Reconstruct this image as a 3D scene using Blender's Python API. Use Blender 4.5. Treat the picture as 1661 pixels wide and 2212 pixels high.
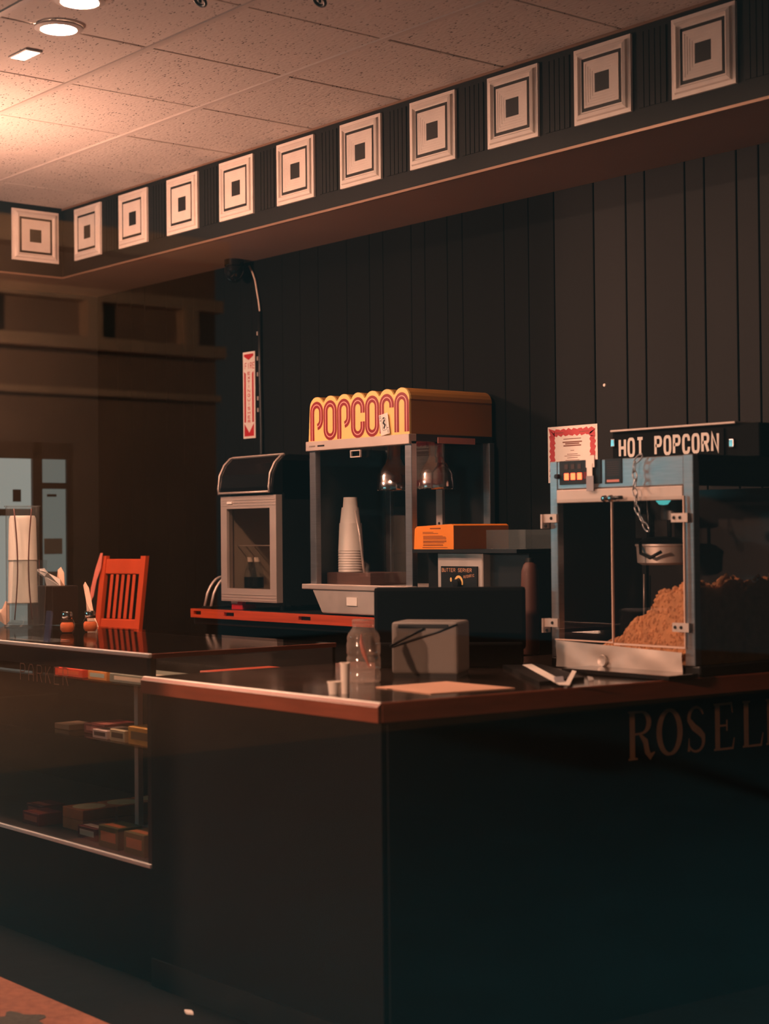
import bpy, bmesh, math, random
from mathutils import Vector, Matrix
random.seed(7)
D = bpy.data
SC = bpy.context.scene
COL = SC.collection
for o in list(D.objects):
    D.objects.remove(o)

# ------------------------------------------------------------------ camera
W, H, F = 1661, 2212, 3598.64
YAW, PITCH, ROLL = (math.radians(a) for a in (-50.42, 0.80, -0.55))
CAM = Vector((8.1194, -4.446, 1.45))
_f = Vector((math.sin(YAW) * math.cos(PITCH), math.cos(YAW) * math.cos(PITCH), math.sin(PITCH)))
_r = Vector((math.cos(YAW), -math.sin(YAW), 0))
_u = _r.cross(_f)
CR = _r * math.cos(ROLL) + _u * math.sin(ROLL)
CU = -_r * math.sin(ROLL) + _u * math.cos(ROLL)
cd = D.cameras.new('camera')
cam = D.objects.new('camera', cd)
COL.objects.link(cam)
M = Matrix((CR, CU, -_f)).transposed().to_4x4()
M.translation = CAM
cam.matrix_world = M
cd.sensor_fit = 'HORIZONTAL'
cd.sensor_width = 36
cd.lens = 36 * F / W
cd.clip_start = 0.05
cd.dof.use_dof = True
cd.dof.focus_distance = 6.7
cd.dof.aperture_fstop = 3.2
SC.camera = cam

# ------------------------------------------------------------------ world, exposure
wd = D.worlds.new('night'); SC.world = wd; wd.use_nodes = True
wd.node_tree.nodes['Background'].inputs[0].default_value = (0.045, 0.085, 0.085, 1)
wd.node_tree.nodes['Background'].inputs[1].default_value = 1.0
SC.view_settings.view_transform = 'Standard'
SC.view_settings.look = 'None'
SC.view_settings.gamma = 1
SC.view_settings.use_curve_mapping = False
SC.view_settings.exposure = 0.0
WARM = (1.0, 0.49, 0.33)
PENDANT = 400     # glow of the hanging globe left of the frame
DOWN = 1100         # the recessed downlights
STREET = 2300      # street lamp outside

FLOOD_AT = Vector((4.9, -9.5, 2.7))   # warm floodlight on the pavement outside
TEAL_AT = Vector((7.6, -8.6, 4.2))    # added unseen teal spot, tints the paving the window mirrors
def flood(name, at, to, col, watts, ang, r):
    ld = D.lights.new(name, 'SPOT'); ld.color = col; ld.energy = watts; ld.spot_size = math.radians(ang); ld.spot_blend = .35; ld.shadow_soft_size = r
    o = D.objects.new(name, ld); COL.objects.link(o); o.location = at
    o.rotation_euler = (Vector(to) - at).to_track_quat('-Z', 'Y').to_euler()
    return o
L_FLOOD = flood('floodlight_beam', FLOOD_AT, (4.2, 0, 1.7), (1.0, .50, .33), 2700, 46, .16)
L_TEAL = flood('teal_fill_beam', TEAL_AT, (2.0, -9.0, 0), (.30, .85, .88), 2300, 105, .12)
ZS = 2.875        # underside of the soffit
ZC = ZS + 0.3737  # ceiling
YB = 0.5          # back wall
XL = -0.5         # left wall
YW = -3.9         # shop window

# ------------------------------------------------------------------ helpers
def lin(c):
    c /= 255
    return c / 12.92 if c <= .04045 else ((c + .055) / 1.055) ** 2.4
def rgb(r, g, b): return (lin(r), lin(g), lin(b), 1)

def ray(px, py): return CR * ((px - W / 2) / F) - CU * ((py - H / 2) / F) + _f
def onz(px, py, z): d = ray(px, py); return CAM + d * ((z - CAM.z) / d.z)
def ony(px, py, y): d = ray(px, py); return CAM + d * ((y - CAM.y) / d.y)
def onx(px, py, x): d = ray(px, py); return CAM + d * ((x - CAM.x) / d.x)

MATS = {}
def mat(name, col, rough=.5, metal=0, spec=.5, noise=None, bump=None, emit=None, coat=0, aniso=0):
    if name in MATS: return MATS[name]
    m = D.materials.new(name); m.use_nodes = True
    nt = m.node_tree; b = nt.nodes['Principled BSDF']
    b.inputs['Base Color'].default_value = col
    b.inputs['Roughness'].default_value = rough
    b.inputs['Metallic'].default_value = metal
    b.inputs['Specular IOR Level'].default_value = spec
    b.inputs['Coat Weight'].default_value = coat
    b.inputs['Coat Roughness'].default_value = .08
    tc = nt.nodes.new('ShaderNodeTexCoord')
    if noise:
        sc, amt = noise[:2]
        mp = nt.nodes.new('ShaderNodeMapping')
        if len(noise) > 2: mp.inputs['Scale'].default_value = noise[2]
        n = nt.nodes.new('ShaderNodeTexNoise'); n.inputs['Scale'].default_value = sc; n.inputs['Detail'].default_value = 6
        nt.links.new(tc.outputs['Object'], mp.inputs[0]); nt.links.new(mp.outputs[0], n.inputs['Vector'])
        mx = nt.nodes.new('ShaderNodeMix'); mx.data_type = 'RGBA'
        mx.inputs['A'].default_value = tuple(c * (1 - amt) for c in col[:3]) + (1,)
        mx.inputs['B'].default_value = tuple(min(1, c * (1 + amt)) for c in col[:3]) + (1,)
        nt.links.new(n.outputs['Fac'], mx.inputs['Factor']); nt.links.new(mx.outputs['Result'], b.inputs['Base Color'])
        rr = nt.nodes.new('ShaderNodeMapRange'); rr.inputs['To Min'].default_value = max(.02, rough - .12 * amt); rr.inputs['To Max'].default_value = min(1, rough + .12)
        nt.links.new(n.outputs['Fac'], rr.inputs['Value']); nt.links.new(rr.outputs[0], b.inputs['Roughness'])
    if bump:
        n2 = nt.nodes.new('ShaderNodeTexNoise'); n2.inputs['Scale'].default_value = bump[0]; n2.inputs['Detail'].default_value = 4
        nt.links.new(tc.outputs['Object'], n2.inputs['Vector'])
        bp = nt.nodes.new('ShaderNodeBump'); bp.inputs['Strength'].default_value = bump[1]; bp.inputs['Distance'].default_value = .01
        nt.links.new(n2.outputs['Fac'], bp.inputs['Height']); nt.links.new(bp.outputs[0], b.inputs['Normal'])
    if emit:
        b.inputs['Emission Color'].default_value = tuple(emit[0][:3]) + (1,)
        b.inputs['Emission Strength'].default_value = emit[1]
    MATS[name] = m
    return m

def glass(name, tint=(1, 1, 1, 1), f0=.04, rough=0.0, haze=None, fmax=1.0):
    """thin clear sheet: see-through, mirror-like towards grazing angles"""
    if name in MATS: return MATS[name]
    m = D.materials.new(name); m.use_nodes = True
    nt = m.node_tree; nt.nodes.clear(); N = nt.nodes.new; L = nt.links.new
    out = N('ShaderNodeOutputMaterial'); tr = N('ShaderNodeBsdfTransparent'); gl = N('ShaderNodeBsdfGlossy'); mx = N('ShaderNodeMixShader')
    tr.inputs[0].default_value = tint; gl.inputs['Roughness'].default_value = rough
    lw = N('ShaderNodeLayerWeight'); lw.inputs['Blend'].default_value = .5
    pw = N('ShaderNodeMath'); pw.operation = 'POWER'; pw.inputs[1].default_value = 5
    ma = N('ShaderNodeMath'); ma.operation = 'MULTIPLY_ADD'; ma.inputs[1].default_value = fmax - f0; ma.inputs[2].default_value = f0
    L(lw.outputs['Facing'], pw.inputs[0]); L(pw.outputs[0], ma.inputs[0]); L(ma.outputs[0], mx.inputs[0])
    L(tr.outputs[0], mx.inputs[1]); L(gl.outputs[0], mx.inputs[2])
    last = mx
    if haze:
        df = N('ShaderNodeBsdfDiffuse'); df.inputs[0].default_value = haze[0]
        m2 = N('ShaderNodeMixShader'); m2.inputs[0].default_value = haze[1]
        L(mx.outputs[0], m2.inputs[1]); L(df.outputs[0], m2.inputs[2]); last = m2
    L(last.outputs[0], out.inputs[0])
    MATS[name] = m
    return m

def emis(name, col, s):
    if name in MATS: return MATS[name]
    m = D.materials.new(name); m.use_nodes = True
    nt = m.node_tree; nt.nodes.clear()
    out = nt.nodes.new('ShaderNodeOutputMaterial'); e = nt.nodes.new('ShaderNodeEmission')
    e.inputs[0].default_value = tuple(col[:3]) + (1,); e.inputs[1].default_value = s
    nt.links.new(e.outputs[0], out.inputs[0]); MATS[name] = m
    return m

ORG = {}
def link(name, me, m, parent=None, origin=None, smooth=False):
    """me holds world coordinates unless the parent is turned (then local)"""
    o = D.objects.new(name, me); COL.objects.link(o)
    if m: me.materials.append(m)
    if smooth: me.polygons.foreach_set('use_smooth', [True] * len(me.polygons))
    if parent is not None:
        o.parent = parent
        base = ORG[parent]
        if base.length > 0: me.transform(Matrix.Translation(-base))
        ORG[o] = base
    else:
        if origin is None:
            xs = [v.co for v in me.vertices]
            lo = Vector(min(v[i] for v in xs) for i in range(3)); hi = Vector(max(v[i] for v in xs) for i in range(3))
            origin = Vector(((lo.x + hi.x) / 2, (lo.y + hi.y) / 2, lo.z))
        origin = Vector(origin)
        me.transform(Matrix.Translation(-origin)); o.location = origin; ORG[o] = origin
    return o

def thing(name, label, cat, loc, rz=0, group=None):
    o = D.objects.new(name, None); COL.objects.link(o); o.empty_display_size = .1
    o.location = loc; o.rotation_euler = (0, 0, rz)
    ORG[o] = Vector(loc) if rz == 0 else Vector((0, 0, 0))
    return tag(o, label, cat, group)
def tag(o, label, cat, group=None):
    o['label'] = label; o['category'] = cat
    if group: o['group'] = group
    return o
def struct(o, label=None):
    o['kind'] = 'structure'
    if label: o['label'] = label
    return o

def pyd(verts, faces, name='m'):
    me = D.meshes.new(name); me.from_pydata([tuple(v) for v in verts], [], faces); me.validate(); me.update()
    bm = bmesh.new(); bm.from_mesh(me); bmesh.ops.recalc_face_normals(bm, faces=bm.faces); bm.to_mesh(me); bm.free()
    return me
BF = [(0, 3, 2, 1), (4, 5, 6, 7), (0, 1, 5, 4), (1, 2, 6, 5), (2, 3, 7, 6), (3, 0, 4, 7)]
def box_mesh(x0, x1, y0, y1, z0, z1, bev=0, seg=2):
    v = [(x0, y0, z0), (x1, y0, z0), (x1, y1, z0), (x0, y1, z0), (x0, y0, z1), (x1, y0, z1), (x1, y1, z1), (x0, y1, z1)]
    me = pyd(v, BF, 'box')
    if bev:
        bm = bmesh.new(); bm.from_mesh(me)
        bmesh.ops.bevel(bm, geom=list(bm.edges), offset=bev, segments=seg, affect='EDGES', profile=.6)
        bm.to_mesh(me); bm.free()
    return me
def box(name, x0, x1, y0, y1, z0, z1, m, parent=None, bev=0, seg=2, smooth=False):
    return link(name, box_mesh(x0, x1, y0, y1, z0, z1, bev, seg), m, parent, smooth=smooth)
def boxes_mesh(bs, name='boxes'):
    V, Fc = [], []
    for (x0, x1, y0, y1, z0, z1) in bs:
        n = len(V)
        V += [(x0, y0, z0), (x1, y0, z0), (x1, y1, z0), (x0, y1, z0), (x0, y0, z1), (x1, y0, z1), (x1, y1, z1), (x0, y1, z1)]
        Fc += [tuple(i + n for i in f) for f in BF]
    return pyd(V, Fc, name)
def lathe_mesh(prof, c=(0, 0, 0), n=32, axis='z', closed=False):
    V, Fc = [], []; k = len(prof)
    for i in range(n):
        a = 2 * math.pi * i / n
        for r, z in prof:
            p = (r * math.cos(a), r * math.sin(a), z)
            if axis == 'y': p = (p[0], p[2], p[1])
            if axis == 'x': p = (p[2], p[0], p[1])
            V.append((c[0] + p[0], c[1] + p[1], c[2] + p[2]))
    for i in range(n):
        j = (i + 1) % n
        for q in range(k - 1 + (1 if closed else 0)):
            q2 = (q + 1) % k
            Fc.append((i * k + q, j * k + q, j * k + q2, i * k + q2))
    if not closed:
        if prof[0][0] > 1e-6: Fc.append(tuple(i * k for i in range(n)))
        if prof[-1][0] > 1e-6: Fc.append(tuple(i * k + k - 1 for i in range(n)))
    me = pyd(V, Fc, 'lathe')
    bm = bmesh.new(); bm.from_mesh(me); bmesh.ops.remove_doubles(bm, verts=bm.verts, dist=1e-6); bmesh.ops.recalc_face_normals(bm, faces=bm.faces); bm.to_mesh(me); bm.free()
    return me
def lathe(name, prof, c, m, parent=None, n=32, axis='z', smooth=True, closed=False):
    o = link(name, lathe_mesh(prof, c, n, axis, closed), m, parent)
    if smooth:
        o.data.polygons.foreach_set('use_smooth', [True] * len(o.data.polygons))
        try: o.data.set_sharp_from_angle(angle=math.radians(40))
        except Exception: pass
    return o
def tube_mesh(pts, r, n=8, closed=False):
    pts = [Vector(p) for p in pts]; V, Fc = [], []; k = len(pts)
    up = Vector((0.13, 0.07, 1)).normalized()
    for i, p in enumerate(pts):
        a = pts[(i - 1) % k] if (closed or i > 0) else p
        b = pts[(i + 1) % k] if (closed or i < k - 1) else p
        t = (b - a).normalized()
        s = t.cross(up)
        if s.length < 1e-4: s = t.cross(Vector((1, 0, 0)))
        s.normalize(); w = s.cross(t)
        rr = r[i] if isinstance(r, (list, tuple)) else r
        for q in range(n):
            an = 2 * math.pi * q / n
            V.append(p + s * (rr * math.cos(an)) + w * (rr * math.sin(an)))
    for i in range(k if closed else k - 1):
        j = (i + 1) % k
        for q in range(n):
            q2 = (q + 1) % n
            Fc.append((i * n + q, i * n + q2, j * n + q2, j * n + q))
    if not closed:
        Fc.append(tuple(range(n))); Fc.append(tuple((k - 1) * n + q for q in range(n)))
    return pyd(V, Fc, 'tube')
def tube(name, pts, r, m, parent=None, n=8, closed=False):
    return link(name, tube_mesh(pts, r, n, closed), m, parent, smooth=True)
def prism_mesh(poly, axis, a, b):
    """poly in the plane across the axis; axis 'y': (x,z), 'x': (y,z), 'z': (x,y)"""
    def P(p, t): return {'y': (p[0], t, p[1]), 'x': (t, p[0], p[1]), 'z': (p[0], p[1], t)}[axis]
    n = len(poly)
    V = [P(p, a) for p in poly] + [P(p, b) for p in poly]
    Fc = [tuple(range(n)), tuple(range(n, 2 * n))] + [(i, (i + 1) % n, n + (i + 1) % n, n + i) for i in range(n)]
    return pyd(V, Fc, 'prism')
def prism(name, poly, axis, a, b, m, parent=None, bev=0):
    me = prism_mesh(poly, axis, a, b)
    if bev:
        bm = bmesh.new(); bm.from_mesh(me); bmesh.ops.bevel(bm, geom=list(bm.edges), offset=bev, segments=2, affect='EDGES'); bm.to_mesh(me); bm.free()
    return link(name, me, m, parent)

# flat lettering: ribbons of polylines mapped onto a plane (o + u*x + v*y), raised by a hair
def ribbon(path, w, closed=False):
    P = [Vector((p[0], p[1])) for p in path]; k = len(P); V, Fc = [], []
    for i, p in enumerate(P):
        a = P[(i - 1) % k] if (closed or i > 0) else None
        b = P[(i + 1) % k] if (closed or i < k - 1) else None
        ns = []
        if a is not None: d = (p - a).normalized(); ns.append(Vector((-d.y, d.x)))
        if b is not None: d = (b - p).normalized(); ns.append(Vector((-d.y, d.x)))
        nn = ns[0] if len(ns) == 1 else (ns[0] + ns[1])
        nn = nn.normalized() if nn.length > 1e-6 else ns[0]
        s = 1 / max(.5, nn.dot(ns[0]))
        ww = (w[i] if isinstance(w, (list, tuple)) else w) / 2 * s
        V += [p + nn * ww, p - nn * ww]
    for i in range(k if closed else k - 1):
        j = (i + 1) % k
        Fc.append((2 * i, 2 * j, 2 * j + 1, 2 * i + 1))
    return V, Fc
def arc(cx, cy, rx, ry, a0, a1, n=10):
    return [(cx + rx * math.cos(math.radians(a0 + (a1 - a0) * i / n)), cy + ry * math.sin(math.radians(a0 + (a1 - a0) * i / n))) for i in range(n + 1)]
def rr(x0, y0, x1, y1, r, n=4):
    return arc(x1 - r, y1 - r, r, r, 0, 90, n) + arc(x0 + r, y1 - r, r, r, 90, 180, n) + arc(x0 + r, y0 + r, r, r, 180, 270, n) + arc(x1 - r, y0 + r, r, r, 270, 360, n)
GL = {  # strokes in a 0..1 wide, 0..1 high box; 'c' closes the loop
    'A': [([(0, 0), (0, .75), (.25, 1), (.75, 1), (1, .75), (1, 0)], 0), ([(0, .42), (1, .42)], 0)],
    'B': [([(0, 0), (0, 1), (.8, 1), (1, .85), (1, .65), (.8, .52), (1, .38), (1, .15), (.8, 0)], 1), ([(0, .52), (.8, .52)], 0)],
    'C': [([(1, .68)] + arc(.7, .7, .3, .3, 0, 90, 4) + arc(.3, .7, .3, .3, 90, 180, 4) + arc(.3, .3, .3, .3, 180, 270, 4) + arc(.7, .3, .3, .3, 270, 360, 4) + [(1, .32)], 0)],
    'E': [([(1, 1), (0, 1), (0, 0), (1, 0)], 0), ([(0, .52), (.85, .52)], 0)],
    'F': [([(1, 1), (0, 1), (0, 0)], 0), ([(0, .52), (.85, .52)], 0)],
    'G': [([(1, .75), (.75, 1), (.25, 1), (0, .75), (0, .25), (.25, 0), (.75, 0), (1, .25), (1, .48), (.55, .48)], 0)],
    'H': [([(0, 0), (0, 1)], 0), ([(1, 0), (1, 1)], 0), ([(0, .5), (1, .5)], 0)],
    'I': [([(.5, 0), (.5, 1)], 0)],
    'K': [([(0, 0), (0, 1)], 0), ([(1, 1), (.05, .45)], 0), ([(.35, .62), (1, 0)], 0)],
    'L': [([(0, 1), (0, 0), (1, 0)], 0)],
    'N': [([(0, 0), (0, 1), (1, 0), (1, 1)], 0)],
    'O': [(rr(0, 0, 1, 1, .3), 1)],
    'P': [([(0, 0), (0, 1), (.7, 1)] + arc(.7, .75, .3, .25, 90, -90, 6)[1:] + [(0, .5)], 0)],
    'R': [([(0, 0), (0, 1), (.7, 1)] + arc(.7, .76, .3, .24, 90, -90, 6)[1:] + [(0, .52)], 0), ([(.55, .52), (1, 0)], 0)],
    'S': [([(1, .8), (.75, 1), (.25, 1), (0, .78), (.2, .55), (.8, .45), (1, .22), (.75, 0), (.25, 0), (0, .2)], 0)],
    'T': [([(0, 1), (1, 1)], 0), ([(.5, 1), (.5, 0)], 0)],
    'U': [([(0, 1), (0, .25), (.25, 0), (.75, 0), (1, .25), (1, 1)], 0)],
    'V': [([(0, 1), (.5, 0), (1, 1)], 0)],
    'X': [([(0, 0), (1, 1)], 0), ([(0, 1), (1, 0)], 0)],
}
def strokes_mesh(strokes, o, u, v, thick=0.0):
    """strokes: (path, width, closed) in metres on the plane"""
    o, u, v = Vector(o), Vector(u).normalized(), Vector(v).normalized(); n = u.cross(v)
    V, Fc = [], []
    for k, (p, w, c) in enumerate(strokes):
        a, f = ribbon(p, w, c); b = len(V)
        V += [o + u * q.x + v * q.y + n * (k * 2e-5) for q in a]; Fc += [tuple(i + b for i in t) for t in f]
    me = D.meshes.new('marks'); me.from_pydata([tuple(q) for q in V], [], Fc); me.update()
    return me
def text_strokes(s, h, wl, gap, sw, vertical=False, lead=0):
    out, x, y = [], 0, 0
    for ch in s:
        if ch != ' ':
            for p, c in GL[ch]:
                out.append(([((x + q[0] * wl), (y + q[1] * h)) for q in p], sw, bool(c)))
        if vertical: y -= h + lead
        else: x += wl + gap
    return out

# ------------------------------------------------------------------ materials
M_black = mat('black_paint', rgb(34, 36, 34), .55, noise=(3, .3), bump=(60, .05))
M_frieze = mat('frieze_charcoal', rgb(27, 30, 29), .65, spec=.3, noise=(5, .25), bump=(90, .06))
M_soffit = mat('soffit_taupe', rgb(150, 118, 100), .75, noise=(3, .15), bump=(200, .05))
M_panel_shade = mat('panelling_shaded', rgb(10, 11, 11), .75, spec=.15, noise=(2.5, .3, (1, 1, .12)), bump=(40, .04))  # shaded, half-lit and lit copies of the same panelling
M_panel_half = mat('panelling_half_lit', rgb(16, 16, 15), .7, spec=.25, noise=(2.5, .3, (1, 1, .12)), bump=(40, .04))
M_panel_lit = mat('panelling_lit', rgb(21, 20, 19), .65, spec=.3, noise=(2.5, .3, (1, 1, .12)), bump=(40, .04))
M_cream = mat('plaster_cream', rgb(246, 234, 224), .7, noise=(18, .12), bump=(120, .15))
M_dark = mat('dark_plastic', rgb(13, 13, 13), .45, spec=.3, noise=(6, .3))
M_blackm = mat('black_metal', rgb(20, 21, 21), .35, noise=(8, .3))
M_steel = mat('brushed_steel', rgb(180, 180, 182), .28, .92, noise=(14, .18, (1, 1, 14)))
M_steel2 = mat('worn_steel', rgb(205, 192, 182), .45, .55, noise=(9, .3), bump=(6, .15))
M_alu = mat('satin_aluminium', rgb(205, 190, 180), .45, .6, noise=(10, .1))
M_grid = mat('ceiling_runner', rgb(205, 195, 188), .5)
M_wood = mat('red_oak', rgb(190, 72, 38), .42, noise=(7, .45, (.5, 6, 12)), coat=.3)
M_woodedge = mat('counter_wood_edge', rgb(128, 66, 44), .4, noise=(6, .35, (1, 1, 9)), coat=.3)
M_lip_highlight = mat('lip_highlight', rgb(255, 238, 224), .3, noise=(10, .2))  # near white: highlight along the counter lip, put into the colour
M_top = mat('dark_glossy_laminate', rgb(44, 34, 30), .13, noise=(9, .3), coat=.3)
M_case = mat('case_black', rgb(11, 11, 11), .6, spec=.2, noise=(3, .4))
M_floor = mat('dark_floor', rgb(12, 12, 12), .85, spec=.15, noise=(4, .6), bump=(15, .2))
M_paper = mat('white_paper', rgb(236, 226, 216), .75, noise=(12, .06))
M_red = mat('print_red', rgb(190, 30, 38), .6)
M_ink = mat('print_black', rgb(20, 18, 18), .6)
M_yellow = mat('sign_yellow', rgb(250, 204, 124), .45, noise=(5, .06))
M_signred = mat('sign_red', rgb(140, 16, 24), .45)
M_pink = mat('sign_pink', rgb(255, 170, 160), .45)
M_orange = mat('server_orange', rgb(246, 140, 36), .4, noise=(6, .08))
M_chrome = mat('chrome', rgb(205, 200, 198), .16, 1)
M_glass = glass('clear_glass', f0=.045)
M_glasst = glass('case_glass', (.98, .99, .985, 1), f0=.045)
M_acryl = glass('acrylic', (.93, .95, .95, 1), f0=.05, haze=(rgb(190, 200, 200), .05))
M_plas = glass('jar_plastic', (.92, .9, .88, 1), f0=.08, rough=.05, haze=(rgb(220, 200, 185), .16))
M_pane = glass('shop_window_glass', (.98, .99, .99, 1), f0=.04)
M_led = emis('red_button_light', (1, .06, .02), 9)

# ------------------------------------------------------------------ setting
fl = struct(box('floor', -.6, 10.5, YW, .6, -.1, 0, M_floor), 'dark floor')
struct(box('sidewalk', -1.5, 14, -20, YW - .1, -.14, -.02, mat('paving', rgb(58, 74, 76), .85, noise=(3, .3))))
struct(box('side_street', -12, -1.5, -20, YW - .1, -.16, -.04, mat('brick_paving', rgb(120, 96, 80), .85, noise=(3, .3))))
carp = mat('terracotta_carpet', rgb(176, 112, 84), .95, noise=(38, .45), bump=(220, .8))
rug = box('carpet', 1.0, 5.6, -3.7, -1.93, 0, .012, carp)
tag(rug, 'terracotta patterned carpet on the floor in front of the glass case', 'carpet')
leafm = mat('carpet_grey', rgb(96, 88, 76), .95, noise=(60, .6), bump=(220, .8))
cq = onz(40, 2215, 0)
for (cx, cy, s) in ((cq.x, cq.y, .09), (3.75, -2.45, .2), (2.3, -2.4, .2)):
    poly = [(cx + s * (1 + .22 * math.sin(5 * a) + .1 * math.sin(9 * a + 1)) * math.cos(a), cy + s * .8 * (1 + .22 * math.sin(5 * a)) * math.sin(a)) for a in [2 * math.pi * i / 36 for i in range(36)]]
    prism('carpet_motif', poly, 'z', .012, .014, leafm, rug)
# scraps on the dark floor
for i, (px, py) in enumerate(((338, 2050), (262, 2070), (410, 2052), (520, 2140), (470, 2165), (570, 2118), (690, 2088), (408, 2188))):
    p = onz(px, py, 0.001); s = random.uniform(.006, .014)
    poly = [(p.x + s * random.uniform(.6, 1.3) * math.cos(a) * 1.6, p.y + s * random.uniform(.5, 1.2) * math.sin(a)) for a in (0, 1, 2, 3, 4, 5)]
    o = prism('floor_scrap', poly, 'z', 0.0, .006, M_paper)
    tag(o, ['brightest pale scrap on the dark floor right below the glass case', 'small pale scrap on dark floor nearest the carpet', 'tiny pale scrap on dark floor right of the brightest one', 'pale scrap in the middle of the littered dark floor', 'lower left scrap of the floor litter', 'small scrap at upper right of the floor litter', 'rightmost pale scrap on the dark floor', 'lowest pale scrap at the bottom edge of the picture'][i], 'litter', 'paper scraps on the floor')

# back wall: boards of uneven width with open joints
wb = struct(box('wall_back', XL - .1, 10.5, YB + .012, YB + .12, 0, ZC + .1, M_black), 'black panelled back wall')
gro = [2.692, 2.957, 3.106, 3.256, 3.481, 3.655, 3.754, 3.957, 4.052, 4.204, 4.306]
ws = [.265, .15, .15, .225, .174, .10, .203, .095, .152, .10]
x = gro[0]; k = 0; gl = []
while x > XL: x -= ws[::-1][k % 10]; gl.insert(0, max(x, XL)); k += 1
x = gro[-1]; gr = []; k = 0
while x < 6.2: x += ws[k % 10]; gr.append(x); k += 1
allg = gl + gro + gr
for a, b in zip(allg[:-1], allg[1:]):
    if b - a > .02: g_ = .0035 if a > 3.2 else .0012; box('board', a + g_, b - g_, YB, YB + .012, 0, ZS, M_panel_lit if a > 3.45 else (M_panel_half if a > 3.2 else M_panel_shade), wb, bev=.002, seg=1)  # boards get lighter to the right, the light there painted into their tone

wl_ = struct(box('wall_left', XL - .12, XL, YW, YB, 0, ZC + .1, M_black), 'dark left wall')
struct(box('wall_right', 10.4, 10.5, YW, YB, 0, ZC + .1, M_black))
wf = struct(link('wall_front', boxes_mesh([(XL, 3.93, YW - .1, YW, 0, ZC + .1), (3.93, 10.5, YW - .1, YW, -.05, .2), (3.93, 10.5, YW - .1, YW, 2.88, ZC + .1)]), M_black))
w2 = struct(link('window_2', boxes_mesh([(3.93, 3.99, YW - .07, YW - .03, .2, 2.88), (10.34, 10.4, YW - .07, YW - .03, .2, 2.88), (3.99, 10.34, YW - .07, YW - .03, .2, .26), (3.99, 10.34, YW - .07, YW - .03, 2.82, 2.88)]), M_blackm), 'shop window the room is seen through')
box('pane', 3.99, 10.34, YW - .053, YW - .047, .26, 2.82, M_pane, w2)

# soffit, with frieze plaques
s1 = struct(box('trim_1', 0, 10.4, 0, YB, ZS, ZC + .05, M_frieze), 'dark soffit along the back wall')
struct(box('trim_2', XL, 0, YW, YB, ZS, ZC + .05, M_frieze), 'dark soffit along the left wall')
s2 = D.objects['trim_2']
box('underside', 0.002, 10.4, 0.002, YB - .001, ZS - .006, ZS, M_soffit, s1)
box('underside', XL, 0.001, YW, YB - .001, ZS - .006, ZS, M_soffit, s2)
M_bead = mat('bead_bronze', rgb(150, 120, 100), .4, .3)
box('edge_bead', 0, 10.4, -.005, .002, ZS - .008, ZS + .002, M_bead, s1)
box('edge_bead', -.002, .005, YW, -.005, ZS - .008, ZS + .002, M_bead, s2)
box('edge_bead', 0, 10.4, -.006, .002, ZC - .008, ZC + .002, M_bead, s1)

PX1, PP, PW, PZ = .1485, .4653, .2762, ZS + .0707
def sq_rings(rings, c, nrm):
    """concentric square rings (half size, height) lying on the plane facing nrm"""
    V, Fc = [], []
    for h, d in rings:
        for sx, sz in ((-1, -1), (1, -1), (1, 1), (-1, 1)):
            if nrm == 'y': V.append((c[0] + sx * h, c[1] - d, c[2] + sz * h))
            else: V.append((c[0] + d, c[1] - sx * h, c[2] + sz * h))
    for i in range(len(rings) - 1):
        for q in range(4):
            q2 = (q + 1) % 4
            Fc.append((i * 4 + q, i * 4 + q2, (i + 1) * 4 + q2, (i + 1) * 4 + q))
    if rings[-1][0] > 0: n = (len(rings) - 1) * 4; Fc.append((n, n + 1, n + 2, n + 3))
    return pyd(V, Fc, 'rings')
hw = PW / 2
ORD = ['first', 'second', 'third', 'fourth', 'fifth', 'sixth', 'seventh', 'eighth', 'ninth', 'last']
def plaque(c, nrm, label):
    t = thing('wall_plaque', label, 'plaque', c, 0, 'cream square plaques on the soffit')
    fr = [(hw, 0), (hw, .011), (hw - .014, .012), (hw - .018, .020), (hw - .030, .024), (hw - .036, .015), (hw - .041, .014), (hw - .041, 0.0015)]
    f = link('frame', sq_rings(fr + [(.001, .0015)], c, nrm), M_cream, t)
    link('groove', sq_rings([(hw - .0409, .010), (hw - .0409, .0130), (hw - .0536, .0130), (hw - .0536, .010)], c, nrm), M_black, t)
    g = [(hw - .0535, .001)]; h = hw - .0535; d = .0155
    while h > .040:
        g.append((h, d)); h -= .009; g.append((h, d)); g.append((h - .001, d - .0011)); d -= .0011; h -= .001
    g.append((.038, d)); g.append((.038, .002))
    link('inner_block', sq_rings(g, c, nrm), M_cream, t)
    link('centre_tile', sq_rings([(.038, .001), (.038, .004), (.036, .005)], c, nrm), M_black, t)
    return t
for i in range(10):
    plaque((PX1 + PP * i + hw, 0, PZ + hw), 'y', ('cream square plaque with dark centre, %s from the corner along the back soffit' % ORD[i]) if i < 9 else 'cream square plaque with dark centre nearest the right edge of the back soffit')
plaque((0, -.0297 - hw, PZ + hw), 'x', 'cream square plaque with dark centre on the left soffit, alone around the corner')
for i in range(-1, 10):
    a = PX1 + PP * i + PW + .03; b = PX1 + PP * (i + 1) - .03
    if i < 0: continue
    n = 5; wv = (b - a) / n
    link('fluted_strip', boxes_mesh([(a + wv * q + .002, a + wv * (q + 1) - .002, -.004, 0, PZ + .004, PZ + PW - .004) for q in range(n)]), M_frieze, s1)

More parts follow.
